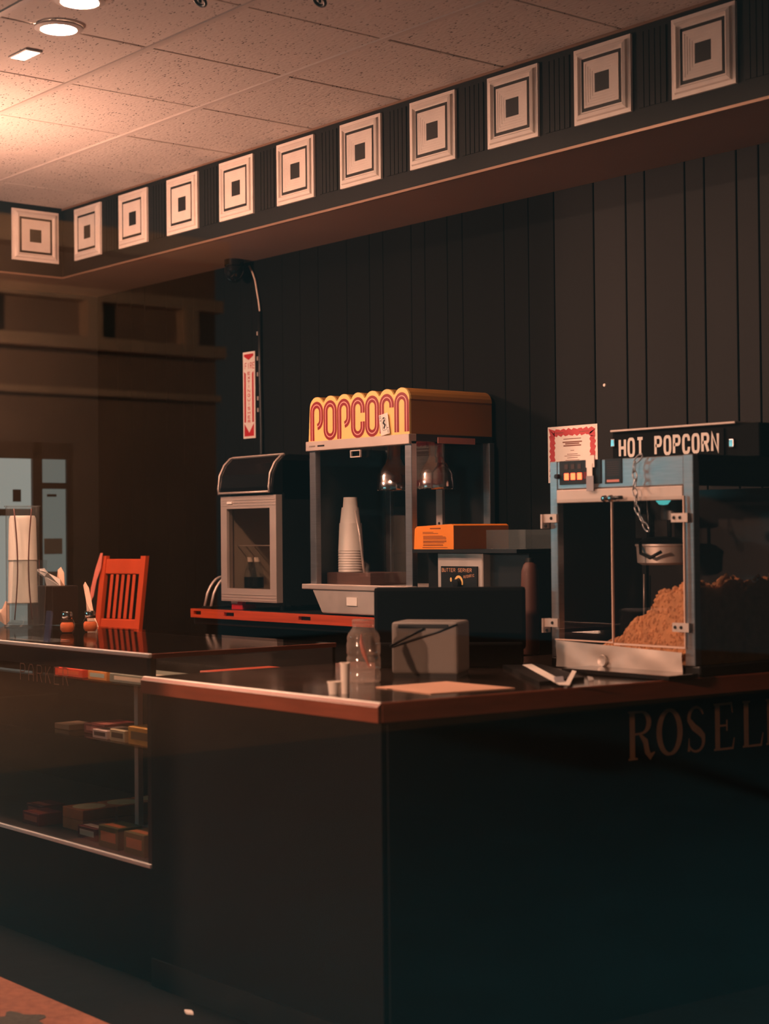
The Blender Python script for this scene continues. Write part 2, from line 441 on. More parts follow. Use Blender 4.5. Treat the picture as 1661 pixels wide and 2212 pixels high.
# ceiling: slab, runners, tiles
def tile_mat():
    m = mat('fissured_tile', rgb(214, 204, 196), .9)
    nt = m.node_tree; b = nt.nodes['Principled BSDF']; N = nt.nodes.new; L = nt.links.new
    tc = N('ShaderNodeTexCoord'); mp = N('ShaderNodeMapping'); mp.inputs['Scale'].default_value = (1, 2.6, 1)
    v = N('ShaderNodeTexVoronoi'); v.inputs['Scale'].default_value = 34; v.inputs['Randomness'].default_value = 1
    n = N('ShaderNodeTexNoise'); n.inputs['Scale'].default_value = 30; n.inputs['Detail'].default_value = 3
    ad = N('ShaderNodeMath'); ad.operation = 'MULTIPLY_ADD'; ad.inputs[1].default_value = .5; L(n.outputs['Fac'], ad.inputs[0])
    r = N('ShaderNodeValToRGB'); r.color_ramp.elements[0].position = .40; r.color_ramp.elements[0].color = rgb(70, 58, 50); r.color_ramp.elements[1].position = .44; r.color_ramp.elements[1].color = rgb(214, 204, 196)
    L(tc.outputs['Object'], mp.inputs[0]); L(mp.outputs[0], v.inputs['Vector']); L(tc.outputs['Object'], n.inputs['Vector'])
    L(v.outputs['Distance'], ad.inputs[2]); L(ad.outputs[0], r.inputs[0]); L(r.outputs[0], b.inputs['Base Color'])
    bp = N('ShaderNodeBump'); bp.inputs['Strength'].default_value = .4; bp.inputs['Distance'].default_value = .004
    L(ad.outputs[0], bp.inputs['Height']); L(bp.outputs[0], b.inputs['Normal'])
    return m
M_tile = tile_mat()
cl = struct(box('ceiling', -.6, 10.5, YW - .1, YB + .1, ZC + .05, ZC + .15, M_black), 'suspended tile ceiling')
TX, TP = .4401, .6096
rows = [0, -.5995, -1.2155, -1.826, -2.4356, -3.045, -3.655, YW]
cols = [0] + [TX + TP * i for i in range(17)]
for y in rows[1:-1]: box('main_runner', 0, 10.3, y - .012, y + .012, ZC - .003, ZC + .03, M_grid, cl)
for r_ in range(len(rows) - 1):
    y1, y0 = rows[r_] - (.012 if r_ else 0), rows[r_ + 1] + .012
    for c_ in range(len(cols) - 1):
        x0, x1 = cols[c_], cols[c_ + 1]
        if c_ > 10 and r_ < 7 and x0 > 6.8: continue
        dz = random.uniform(0, .0035)
        box('ceiling_tile', x0 + .004, x1 - .004, y0 + .001, y1 - .001, ZC + dz, ZC + .02, M_tile, cl, bev=.003, seg=1)
        if c_: box('cross_tee', x0 - .003, x0 + .003, y0, y1, ZC + .008, ZC + .03, M_soffit, cl)
box('plain_field', 7.1, 10.3, YW, 0, ZC + .021, ZC + .04, M_tile, cl)

# lit window in the left wall
w1 = thing('window_1', 'pale lit window with dark bars in the left wall', 'window', (XL, .1, .9)); del w1['category']; struct(w1)
M_lit = emis('frosted_pane_light', (.66, .68, .60), .42)
M_lit2 = emis('frosted_pane_dim', (.46, .50, .44), .26)
def wl_pane(y0, y1, z0, z1, m): box('pane', XL + .004, XL + .012, y0, y1, z0, z1, m, w1)
bars = [(XL, XL + .035, y - .03, y + .03, .55, 2.0) for y in (-3.4, -2.6, -1.8, -1.0, -.44, .085)] + [(XL, XL + .03, .275, .30, .55, 2.0), (XL, XL + .035, -3.4, .30, 1.905, 2.0), (XL, XL + .035, -3.4, .30, .50, .56)]
link('bars', boxes_mesh(bars), M_blackm, w1)
for y0, y1 in ((-3.37, -2.63), (-2.57, -1.83), (-1.77, -1.03), (-.97, -.47), (-.41, .055)):
    wl_pane(y0, y1, 1.62, 1.905, M_lit if y0 > -.5 else M_dark); wl_pane(y0, y1, .56, 1.58, M_lit if y0 > -.5 else M_dark)
    box('rail', XL, XL + .03, y0, y1, 1.58, 1.62, M_blackm, w1)
wl_pane(.115, .275, 1.77, 1.905, M_lit2); wl_pane(.115, .275, .56, 1.735, M_lit2)
box('rail', XL, XL + .03, .115, .275, 1.735, 1.77, M_blackm, w1)
M_shut = mat('window_sticker', rgb(70, 74, 70), .6)
box('sticker', XL + .012, XL + .016, .155, .215, 1.69, 1.705, M_blackm, w1)
box('sticker', XL + .012, XL + .016, .135, .25, 1.36, 1.45, M_shut, w1)
box('sticker', XL + .012, XL + .016, .135, .25, 1.13, 1.26, M_shut, w1)
box('sticker', XL + .012, XL + .016, -.06, -.01, 1.66, 1.73, M_blackm, w1)

# ------------------------------------------------------------------ lamps
def downlight(x, y, label):
    t = thing('downlight', label, 'ceiling light', (x, y, ZC - .012), 0, 'recessed downlights')
    lathe('trim_ring', [(.062, .012), (.085, .010), (.085, .004), (.064, 0), (.062, .004)], (x, y, ZC - .012), M_grid, t, closed=True)
    lathe('lens', [(.0, .006), (.040, .004), (.0615, .009)], (x, y, ZC - .014), emis('downlight_glow', (1, .56, .38), DOWN), t)
downlight(2.905, -1.60, 'glowing round downlight, the one wholly in view in the ceiling')
downlight(3.215, -1.69, 'glowing round downlight cut off by the top edge of the picture')
t = thing('emergency_light', 'small two-pane rectangular light on the ceiling beside the downlights', 'light', (2.54, -1.54, ZC - .012))
box('housing', 2.47, 2.61, -1.575, -1.505, ZC - .007, ZC + .001, M_grid, t, bev=.003)
for a in (-1, 1): box('lens', 2.54 + a * .033 - .029, 2.54 + a * .033 + .029, -1.568, -1.512, ZC - .009, ZC - .006, emis('small_light', (1, .80, .64), 3), t)
t = thing('pendant_lamp', 'hanging globe lamp left of the picture', 'lamp', (1.45, -1.50, 2.51))
lathe('globe', [(0, -.09)] + [(.09 * math.sin(a), -.09 * math.cos(a)) for a in [math.pi * i / 14 for i in range(1, 14)]] + [(0, .09)], (1.45, -1.5, 2.60), emis('globe_glow', WARM, PENDANT), t, n=24)
tube('cord', [(1.45, -1.5, 2.70), (1.45, -1.5, ZC)], .004, M_blackm, t)
lathe('cap', [(0, 0), (.045, 0), (.03, .02), (.03, .05), (0, .05)], (1.45, -1.5, 2.675), M_blackm, t)
for px, lb in ((432, 'small black ring hook hanging from the ceiling tiles, left one'), (690, 'small black ring hook hanging from the ceiling tiles, right one')):
    p = onz(px, -14, ZC)
    t = thing('ceiling_hook', lb, 'hook', (p.x, p.y, ZC - .05))
    tube('ring', [(p.x + .022 * math.cos(a), p.y + .022 * math.sin(a) * .75, ZC - .024 + .022 * math.sin(a) * -.6) for a in [2 * math.pi * i / 20 for i in range(20)]], .006, M_blackm, t, closed=True)
    tube('stem', [(p.x, p.y, ZC), (p.x, p.y, ZC - .03)], .006, M_blackm, t)

# street outside: facade, lamp, plus added teal lights (seen only as faint reflections in the shop window and the chrome)
M_brick = mat('far_facade', rgb(114, 86, 68), .85, noise=(1.2, .35))
t = thing('building', 'brick building across the side street, mirrored faintly in the shop window', 'building', (-10, -11, 0))
box('facade', -10.5, -10, -15.6, -4.0, -.1, 5.2, M_brick, t)
for z0, z1, d in ((4.95, 5.25, .35), (4.35, 4.5, .2), (3.75, 3.9, .25), (3.2, 3.28, .12)): box('cornice', -10, -10 + d, -15.6, -4, z0, z1, mat('far_stone', rgb(150, 118, 94), .8, noise=(2, .2)), t)
for i in range(8): box('bracket', -10, -9.78, -15.2 + i * 1.4, -15.0 + i * 1.4, 3.9, 4.35, MATS['far_stone'], t)
for i in range(0): box('shopfront', -10.0, -9.97, -15.0 + i * 1.55, -13.8 + i * 1.55, .5, 2.3, M_dark, t)
t = thing('street_lamp', 'street lamp on the pavement outside', 'lamp', (-7.0, -9.9, 0))
tube('pole', [(-7.0, -9.9, 0), (-7.0, -9.9, 4.0)], .06, M_blackm, t)
lathe('lantern', [(0, -.14)] + [(.14 * math.sin(a), -.14 * math.cos(a)) for a in [math.pi * i / 10 for i in range(1, 10)]] + [(0, .14)], (-7.0, -9.9, 4.12), emis('street_glow', (1, .6, .36), STREET), t, n=16)
for at, to, lb, lt in ((FLOOD_AT, (4.2, 0, 1.7), 'floodlight on a post outside, aimed at the shop window', L_FLOOD), (TEAL_AT, (2.0, -9.0, 0), 'added unseen teal floodlight, tints the paving mirrored in the shop window', L_TEAL)):
    t = thing('floodlight', lb, 'floodlight', (at.x, at.y, 0))
    d_ = (Vector(to) - at).normalized(); bk = at - d_ * .34
    tube('housing', [at - d_ * .06, at - d_ * .2, at - d_ * .3], [.24, .2, .08], M_blackm, t, n=16)
    tube('post', [(bk.x, bk.y, -.02), bk], .05, M_blackm, t)
    lt.parent = t; lt.location = at - t.location
t = thing('neon_fill', 'added teal neon tubes out of view, put in for the chrome reflections', 'light helper', (.9, YW + .08, 1.75))  # unseen teal tubes added to tint reflections in the machine's metal
for dz in (0, .07, .14): tube('teal_fill_tube', [(.25, YW + .06, 1.80 + dz), (1.7, YW + .06, 1.80 + dz)], .011, emis('teal_fill_glow', (.20, .64, .70), 30), t, n=8)
box('backing', .2, 1.75, YW + .001, YW + .04, 1.75, 2.0, M_blackm, t)

# ------------------------------------------------------------------ back counter
bc = thing('back_counter', 'dark back counter under the fridge and popcorn cabinet with a red oak front rail', 'counter', (2.4, .25, 0))
box('cabinet', 1.30, 3.45, .06, .49, 0, 1.03, M_case, bc)
box('worktop', 1.28, 3.46, -.0, .495, 1.03, 1.104, M_blackm, bc, bev=.004)
# rail with hand slots: pieces between slots so the slots are real holes
def rail_piece(x0, x1, z0, z1): return (x0, x1, -.022, 0.0, z0, z1)
slots = [(1.31, 1.375), (1.57, 1.655), (2.16, 2.25), (2.72, 2.81)]
xs = [1.285]; bs = []
for a, b in slots:
    bs.append(rail_piece(xs[-1], a, 1.062, 1.104)); bs.append(rail_piece(a, b, 1.062, 1.076)); bs.append(rail_piece(a, b, 1.094, 1.104)); xs.append(b)
bs.append(rail_piece(xs[-1], 3.46, 1.062, 1.104))
link('front_rail', boxes_mesh(bs), M_wood, bc)
for a, b in slots: box('slot_back', a - .004, b + .004, -.004, .002, 1.07, 1.10, M_blackm, bc)
ZB = 1.1045

# fridge
fx0, fx1, fy = 1.475, 1.925, .03
t = thing('counter_fridge', 'small black countertop fridge with aluminium framed glass door', 'fridge', ((fx0 + fx1) / 2, .25, ZB))
link('body', boxes_mesh([(fx0 + .012, fx1 - .004, fy + .05, fy + .07, 1.15, 1.64), (fx0 + .01, fx0 + .03, fy + .04, .47, 1.15, 1.78), (fx1 - .02, fx1, fy + .04, .47, 1.15, 1.80), (fx0 + .01, fx1, .45, .47, 1.15, 1.80), (fx0 + .01, fx1, fy + .04, .47, 1.13, 1.15), (fx0 + .01, fx1, fy + .05, .47, 1.62, 1.65)][1:]), M_blackm, t)
lin_ = box('liner', fx0 + .03, fx1 - .02, .43, .449, 1.15, 1.62, mat('fridge_liner', rgb(190, 176, 160), .6), t)
# header with rounded front
prof = [(fy + .46 - .02, 1.65), (fy - .012, 1.65), (fy - .015, 1.68), (fy - .006, 1.74), (fy + .02, 1.79), (fy + .055, 1.822), (fy + .075, 1.828), (fy + .44, 1.828)]
prism('header', prof, 'x', fx0, fx1, mat('gloss_black', rgb(16, 15, 16), .1, coat=.4), t)
edge = [(fx0 + .004, y, z) for y, z in prof[2:7]]
front = [(y - .004, z) for y, z in prof[1:7]]
def trimtube(name, pts, r=.0055): return tube(name, pts, r, M_alu, t, n=6)
trimtube('header_trim', [(fx0 + .008, y, z) for y, z in front] + [(fx1 - .03, front[-1][0], front[-1][1] + .002)] + [(fx1 - .03, y, z) for y, z in front[::-1]] )
trimtube('header_trim', [(fx0 + .008, front[0][0], front[0][1] + .006), (fx1 - .03, front[0][0], front[0][1] + .006)])
dr = link('door', boxes_mesh([(fx0, fx0 + .05, fy, fy + .035, 1.145, 1.642), (fx1 - .05, fx1, fy, fy + .035, 1.145, 1.642), (fx0 + .05, fx1 - .05, fy, fy + .035, 1.145, 1.205), (fx0 + .05, fx1 - .05, fy, fy + .035, 1.582, 1.642)]), M_alu, t)
for z_ in [1.151 + q * .013 for q in range(3)] + [1.595 + q * .013 for q in range(3)]: box('door_rib', fx0 + .006, fx1 - .006, fy - .002, fy, z_, z_ + .002, M_alu, dr)
box('door_glass', fx0 + .05, fx1 - .05, fy + .014, fy + .02, 1.205, 1.582, glass('fridge_glass', (.85, .82, .78, 1), f0=.05, fmax=.5), dr)
box('handle_clip', fx0 + .06, fx0 + .10, fy - .006, fy, 1.606, 1.616, M_paper, dr)
for q in range(8): box('shelf_wire', fx0 + .03, fx1 - .02, fy + .07 + q * .047, fy + .073 + q * .047, 1.405, 1.409, M_steel2, t)
box('side_liner', fx0 + .03, fx0 + .034, fy + .05, .43, 1.15, 1.62, MATS['fridge_liner'], t)
box('side_liner', fx1 - .024, fx1 - .02, fy + .05, .43, 1.15, 1.62, MATS['fridge_liner'], t)
box('floor_liner', fx0 + .034, fx1 - .024, fy + .05, .43, 1.148, 1.1505, MATS['fridge_liner'], t)
for a in (fx0 + .05, fx1 - .06):
    for b in (fy + .08, .42): lathe('foot', [(.016, 0), (.016, .045), (.02, .05)], (a, b, ZB), M_blackm, t, n=12)
for i, px in enumerate((ony(541, 1230, .16).x, ony(556, 1230, .16).x)):
    o = thing('water_bottle', 'clear bottle with white cap in the fridge, %s one' % ('left', 'right')[i], 'bottle', (px, .16, 1.151), 0, 'bottles in the fridge')
    lathe('bottle_body', [(0, .002), (.028, 0), (.030, .01), (.029, .06), (.030, .11), (.026, .135), (.014, .165), (.012, .18)], (px, .16, 1.151), M_acryl, o, n=20)
    lathe('bottle_label', [(.0305, .055), (.0305, .105)], (px, .16, 1.151), M_dark, o, n=20)
    lathe('cap', [(0, .178), (.015, .178), (.015, .200), (0, .200)], (px, .16, 1.151), M_paper, o, n=16)
pt_ = ony(549, 1275, .11).x
o = box('price_tag', pt_ - .03, pt_ + .03, fy + .075, fy + .079, 1.205, 1.222, M_paper); o.location.z = 1.151
tag(o, 'small white price tag standing at the foot of the fridge bottles', 'tag')
# red box under the fridge and arched wire rack at its left
o = box('red_carton', 1.53, 1.62, .05, .13, ZB, ZB + .04, M_red, bev=.003); tag(o, 'small red carton with white lid stripe under the fridge', 'carton')
box('lid_stripe', 1.529, 1.58, .049, .1, ZB + .028, ZB + .041, M_paper, o)
t = thing('lid_rack', 'arched dark metal rack at the left end of the back counter', 'rack', (1.37, .12, ZB))
for dx in (0, .055):
    tube('arch', [(1.345 + dx + .0, .02 + .2 * q / 12, ZB + .01 + .14 * math.sin(math.pi * q / 12) ** .6) for q in range(13)], .007, M_steel2, t)
box('rack_base', 1.335, 1.41, .01, .23, ZB, ZB + .012, M_blackm, t)

# ------------------------------------------------------------------ big popcorn cabinet
mx0, mx1, my0, my1 = 2.203, 2.90, .015, .475
t = thing('popcorn_cabinet', 'tall glass popcorn warmer with scalloped yellow POPCORN sign', 'popcorn warmer', ((mx0 + mx1) / 2, .25, ZB))
PCAB = t
zt0, zt1 = 1.232, 1.84
for x0, y0 in ((mx0, my0), (mx1 - .042, my0), (mx0, my1 - .03), (mx1 - .03, my1 - .03)):
    box('post', x0, x0 + .042, y0, y0 + .03, zt0, zt1, M_steel, t, bev=.002, seg=1)
box('front_glass', mx0 + .042, mx1 - .042, my0 + .012, my0 + .016, zt0 + .02, zt1, M_glass, t)
box('side_glass', mx1 - .016, mx1 - .012, my0 + .03, my1 - .03, zt0 + .02, zt1, M_glass, t)
box('back_panel', mx0 + .02, mx1 - .03, my1 - .012, my1 - .004, zt0, zt1, M_blackm, t)
box('left_panel', mx0 + .006, mx0 + .01, my0 + .03, my1 - .03, zt0, zt1, M_blackm, t)
box('floor_pan', mx0, mx1, my0, my1, zt0 - .02, zt0, M_steel2, t)
hb = box('header_bar', mx0 - .012, mx1, my0 - .012, my0 + .03, 1.826, 1.868, M_alu, t, bev=.002, seg=1)
link('maker_lettering', strokes_mesh([([(0.005 * q, .002), (.005 * q + .0025, .009)], .0016, False) for q in range(9)] + [([(.06, .006), (.11, .006)], .007, False)], (mx0 + .016, my0 - .0125, 1.84), (1, 0, 0), (0, 0, 1)), M_dark, hb)
link('card_holder', boxes_mesh([(2.505, 2.575, .006, .014, 1.785, 1.790), (2.505, 2.575, .006, .014, 1.812, 1.817), (2.505, 2.510, .006, .014, 1.79, 1.812), (2.570, 2.575, .006, .014, 1.79, 1.812)]), M_alu, t)
box('tray_rail', mx0 - .02, mx1 + .01, my0 - .035, my0 + .02, 1.215, 1.238, M_alu, t, bev=.003, seg=1)
prism('scoop_tray', [(mx0 + .05, 1.215), (mx1 - .05, 1.215), (mx1 - .12, 1.112), (mx0 + .12, 1.112)], 'y', my0 - .03, my0 + .05, M_steel2, t, bev=.004)
box('tray_tag', mx0 + .30, mx0 + .37, my0 - .034, my0 - .03, 1.15, 1.185, M_paper, t)
link('leg_frame', boxes_mesh([(mx0 + .02, mx0 + .05, my0 + .06, my1, ZB, zt0 - .02), (mx1 - .05, mx1 - .02, my0 + .06, my1, ZB, zt0 - .02), (mx0 + .05, mx1 - .05, my0 + .1, my1, 1.13, zt0 - .02)]), M_blackm, t)
for z in (1.735, 1.42): box('hinge', mx0 - .008, mx0, my0 + .004, my0 + .02, z, z + .06, M_chrome, t)
inner = box('inner_post', 2.66, 2.70, .36, .375, 1.25, 1.75, M_alu, t)
for z in (1.36, 1.50): lathe('rivet', [(0, -.003), (.005, -.002), (.006, 0)], (2.68, .358, z), M_dark, inner, n=10, axis='y')
# scalloped hood and sign
n7 = 7; sx0, sx1 = mx0 + .004, mx1 - .003; sw = (sx1 - sx0 - .012) / n7
zbt, zar, rad = 1.868, 2.012, sw * .52
poly = [(sx1, zbt), (sx1, zar)]
for q in range(n7 - 1, -1, -1):
    c = sx0 + .012 + sw * (q + .5)
    a0, a1 = (0 if q == n7 - 1 else 28), (170 if q == 0 else 152)
    for i in range(9):
        a = math.radians(a0 + (a1 - a0) * i / 8)
        poly.append((c + rad * math.cos(a), zar + rad * math.sin(a)))
poly.append((sx0, zbt))
M_hood_shade = mat('hood_yellow_shaded', rgb(168, 112, 46), .5, noise=(4, .15))  # sign yellow darkened, the hood's shade put into the colour
hood = prism('sign_hood', poly, 'y', my0 + .004, my1, M_hood_shade, t)
face = prism('sign_face', poly, 'y', my0 - .006, my0 + .004, M_yellow, t)
A_ = sw * .335; zb_, zt_, zm_ = 1.882, 2.028, 1.93
L_ = []
def P7(i): return sx0 + .012 + sw * (i + .5)
def letter(ch, c):
    a = A_
    top = lambda s0, s1: arc(c, zt_ - a, a, a, s0, s1, 12)
    bot = lambda s0, s1, z=zb_: arc(c, z + a, a, a, s0, s1, 12)
    if ch == 'p': return [([(c - a, zb_ - .012)] + top(180, 0) + bot(0, -82, zm_), False)]
    if ch == 'o': return [(top(0, 180) + bot(180, 360), True)]
    if ch == 'c': return [([(c + a, zt_ - a - .022)] + top(0, 180) + bot(180, 360) + [(c + a, zb_ + a + .022)], False)]
    if ch == 'r': return [([(c - a, zb_ - .004)] + top(180, 0) + [(c + a, zt_ - a - .012)], False)]
    if ch == 'n': return [([(c - a, zb_ - .004)] + top(180, 0) + [(c + a, zb_ - .004)], False)]
rs, ps = [], []
for i, ch in enumerate('popcorn'):
    for p, cl_ in letter(ch, P7(i)):
        rs.append((p, sw * .30, cl_)); ps.append((p, sw * .042, cl_))
link('letters', strokes_mesh(rs, (0, my0 - .0068, 0), (1, 0, 0), (0, 0, 1)), M_signred, face)
link('letter_inlines', strokes_mesh(ps, (0, my0 - .0075, 0), (1, 0, 0), (0, 0, 1)), M_pink, face)
# side strip under the hood
box('side_strip', mx1 + .000, mx1 + .004, .16, .37, 1.832, 1.858, mat('pink_label', rgb(196, 128, 116), .5), t)
box('hood_side_rail', mx1 - .02, mx1, my0 + .03, my1, 1.84, 1.868, M_blackm, t)
# playing card tucked in front of the sign
def card(c, w, h, lean, label):
    o = thing('playing_card', label, 'card', (c[0], c[1], c[2] - h / 2))
    V = [(-w / 2, -h / 2), (w / 2, -h / 2), (w / 2, h / 2), (-w / 2, h / 2)]
    ca, sa = math.cos(lean), math.sin(lean)
    def at(p, d=0): return (c[0] + p[0] * ca - p[1] * sa, c[1] - d, c[2] + p[0] * sa + p[1] * ca)
    me = pyd([at(p) for p in V] + [at(p, .0008) for p in V], BF); link('card_sheet', me, M_paper, o)
    st = [(rr(-w * .22, -h * .28, w * .22, h * .28, .004), .0018, True), ([(-w * .1, -h * .2), (w * .08, -h * .05), (-w * .08, h * .08), (w * .1, h * .22)], .009, False), ([(-.006, h * .3), (.006, h * .3)], .006, False)]
    for sgn in (-1, 1):
        st.append((arc(sgn * -w * .36, sgn * h * .38, .0035, .006, 0, 360, 10)[:-1], .0016, True))
        st.append(([(sgn * -w * .36, sgn * h * .25), (sgn * -w * .36, sgn * h * .19)], [.001, .0085], False))
    link('card_print', strokes_mesh([([(p[0] * ca - p[1] * sa, p[0] * sa + p[1] * ca) for p in pa], wi, c_) for pa, wi, c_ in st], (c[0], c[1] - .0012, c[2]), (1, 0, 0), (0, 0, 1)), M_ink, o)
    return o
card((2.745, .001, 1.915), .058, .088, math.radians(9), 'queen of spades card leaning on the yellow POPCORN sign')

# heat lamps inside
def heat_lamp(c, label):
    o = thing('heat_lamp', label, 'heat lamp', c, 0, 'bell heat lamps in the popcorn cabinet')
    pr_ = [(.078, 0), (.080, .004), (.079, .012), (.0795, .034), (.078, .036), (.076, .062), (.060, .095), (.042, .118), (.034, .14), (.032, .20), (.031, .20), (.033, .138), (.057, .094), (.073, .06), (.0765, .004)]
    lathe('bell', pr_, c, M_chrome, o, n=36, closed=True)
    lathe('bulb', [(0, .03), (.025, .04), (.035, .065), (.022, .10), (.014, .15), (0, .15)], c, M_paper, o, n=16)
heat_lamp((2.53, .235, 1.645), 'bell shaped chrome heat lamp seen through the cabinet front glass')
heat_lamp((2.79, .25, 1.645), 'bell shaped chrome heat lamp seen through the cabinet side glass')

# stack of paper tubs, upside down
bx_ = box('wooden_block', 2.13, 2.45, .10, .32, zt0, zt0 + .055, mat('brown_box', rgb(84, 56, 46), .7, noise=(6, .3)), bev=.003)
tag(bx_, 'dark brown box the paper tubs stand on inside the cabinet', 'box')
bx_.location.x = 2.36
zc = zt0 + .055
def tub(name, c, r0, r1, h, label):
    p = [(r0, 0), (r0 + .002, .003), (r0, .006), (r1, h), (0, h), (0, h - .002), (r1 - .002, h - .003), (r0 - .0025, .004)]
    o = lathe(name, p, c, M_paper, None, n=28); o.data.name = name
    return tag(o, label, 'paper tub', 'upside down paper tubs in the popcorn cabinet')
tc_ = (2.285, .18)
base = tub('paper_tub', (tc_[0], tc_[1], zc), .056, .050, .125, 'lowest large white paper tub of the stack in the popcorn cabinet')
nm = ['second', 'third', 'fourth', 'fifth', 'sixth', 'seventh', 'eighth']
for q in range(7):
    c = base.copy(); COL.objects.link(c); c.location.z = zc + .0115 * (q + 1) + .002
    c['label'] = 'large white paper tub, %s from the bottom of the tub stack' % nm[q]
c = base.copy(); COL.objects.link(c); c.location.z = zc + .0115 * 8 + .002; c['label'] = 'topmost large white paper tub, under the two smaller tubs'
ztop = c.location.z + .125
tub('paper_tub', (tc_[0] - .002, tc_[1], ztop - .04), .050, .038, .11, 'medium white paper tub near the top of the tub stack')
tub('paper_tub', (tc_[0] - .001, tc_[1], ztop + .02), .036, .030, .095, 'small white paper tub crowning the tub stack')
o = tube('scoop_handle', [(2.345, .16, 1.56), (2.385, .15, 1.46), (2.45, .13, zc - .05)], [.004, .005, .006], M_alu); tag(o, 'thin pale scoop handle leaning against the stack of paper tubs', 'scoop')

# ------------------------------------------------------------------ butter server
bt0 = ony(890, 1187, -.05); bt1 = ony(980, 1187, -.05)
BX0, BX1, BY0, BY1 = bt0.x + .012, bt1.x, -.05, .25
t = thing('butter_server', 'butter server with orange lid and control panel beside the popcorn cabinet', 'butter server', ((BX0 + BX1) / 2, .1, ZB))
zl = 1.392
lid = link('lid', None or prism_mesh([(BX0, zl), (BX1, zl), (BX1, zl + .094), (BX1 - .012, zl + .1), (BX0 + .02, zl + .092), (BX0 + .006, zl + .082)], 'y', BY0, BY1), M_orange, t)
lines = [([(.10, .083), (.165, .083)], .004, False)] + [([(.055, .068), (.12, .068)], .002, False), ([(.055, .063), (.15, .063)], .002, False)]
for z in (.053, .049, .045, .041, .034, .030, .026, .019, .015): lines.append(([(.058, z), (.205 - random.uniform(0, .03), z)], .0018, False))
lines.append(([(.054, .007), (.205, .007)], .002, False))
link('instructions', strokes_mesh(lines, (BX0, BY0 - .0006, zl), (1, 0, 0), (0, 0, 1)), mat('brown_print', rgb(120, 60, 20), .6), lid)
box('shelf_plate', BX0 - .005, BX1 + .36, BY0 - .005, BY1, zl - .014, zl, M_blackm, t)
pan = link('clear_pan', boxes_mesh([(BX1 + .08, BX1 + .30, BY0 + .10, BY0 + .104, zl, zl + .075), (BX1 + .296, BX1 + .30, BY0 + .104, BY1 - .02, zl, zl + .075), (BX1 + .08, BX1 + .30, BY1 - .024, BY1 - .02, zl, zl + .075), (BX1 + .08, BX1 + .084, BY0 + .104, BY1 - .02, zl, zl + .075)]), M_acryl, t)
box('column', BX0 + .02, BX0 + .10, BY0 + .06, BY1, ZB, zl - .014, M_dark, t)
body = box('body', BX0 + .12, BX0 + .385, BY0 + .02, BY1, ZB, zl - .014, M_steel2, t, bev=.004, seg=1)
box('side_housing', BX0 + .387, BX0 + .60, BY0 + .06, BY1, ZB, zl - .016, M_blackm, t)
cp = box('control_panel', BX0 + .15, BX0 + .36, BY0 + .012, BY0 + .02, 1.225, 1.325, M_blackm, body)
tx = text_strokes('BUTTER SERVER', .013, .0095, .0042, .0022)
link('panel_lettering', strokes_mesh(tx, (BX0 + .157, BY0 + .0115, 1.303), (1, 0, 0), (0, 0, 1)), mat('amber_print', rgb(220, 160, 120), .5), cp)
link('panel_script', strokes_mesh([(p, w * .6, c) for p, w, c in text_strokes('AUTOMATIC'.replace('M', 'N'), .010, .005, .002, .002)], (BX0 + .285, BY0 + .0113, 1.278), (1, 0, .12), (-.12, 0, 1)), MATS['amber_print'], cp)
link('dial_arc', strokes_mesh([(arc(0, 0, .021, .024, -20, 200, 14), .010, False), (arc(-.045, .012, .003, .006, 0, 360, 8)[:-1], .005, True)], (BX0 + .255, BY0 + .0113, 1.26), (1, 0, 0), (0, 0, 1)), M_yellow, cp)
lathe('dial', [(0, -.022), (.016, -.02), (.018, 0), (0, 0)], (BX0 + .255, BY0 + .012, 1.258), M_dark, cp, axis='y', n=20)
box('rating_plate', BX0 + .15, BX0 + .36, BY0 + .012, BY0 + .02, 1.185, 1.223, M_paper, body)

# ------------------------------------------------------------------ wall items
o = ony(526, 760, YB - .004); fs = thing('fire_sign', 'red and white FIRE EXTINGUISHER arrow sign on the back wall', 'sign', (.448, YB - .002, 1.99))
q0 = ony(526, 948, YB - .003); q1 = ony(550, 758, YB - .003)
ax0, ax1, az0, az1 = q0.x, q1.x, q0.z, q1.z
fw, fh = ax1 - ax0, az1 - az0
box('plate', ax0, ax1, YB - .003, YB - .0002, az0, az1, M_paper, fs)
pl = fs
def flat(name, polys, m, parent, y):
    V, Fc = [], []
    for p in polys:
        b = len(V); V += [(ax0 + a * fw, y, az0 + c * fh) for a, c in p]; Fc.append(tuple(range(b, b + len(p))))
    me = D.meshes.new(name); me.from_pydata(V, [], Fc); me.update()
    return link(name, me, m, parent)
flat('red_fields', [[(.10, .975), (.10, .95), (.5, .905), (.5, .975)], [(.5, .975), (.5, .905), (.9, .95), (.9, .975)],
                    [(.10, .185), (.24, .185), (.24, .75), (.10, .775)], [(.76, .185), (.90, .185), (.90, .775), (.76, .75)],
                    [(.10, .025), (.10, .175), (.5, .065), (.5, .025)], [(.5, .025), (.5, .065), (.9, .175), (.9, .025)]], M_red, fs, YB - .0036)
st = text_strokes('FIRE', fh * .066, fw * .14, fw * .08, .0038)
link('word_fire', strokes_mesh(st, (ax0 + .10 * fw + .08 * fw, YB - .0037, az0 + fh * .805), (1, 0, 0), (0, 0, 1)), M_red, fs)
st = text_strokes('EXTINGUISHER', fh * .030, fw * .19, 0, .0036, vertical=True, lead=fh * .0205)
link('word_extinguisher', strokes_mesh(st, (ax0 + .405 * fw, YB - .0037, az0 + fh * .735), (1, 0, 0), (0, 0, 1)), M_red, fs)

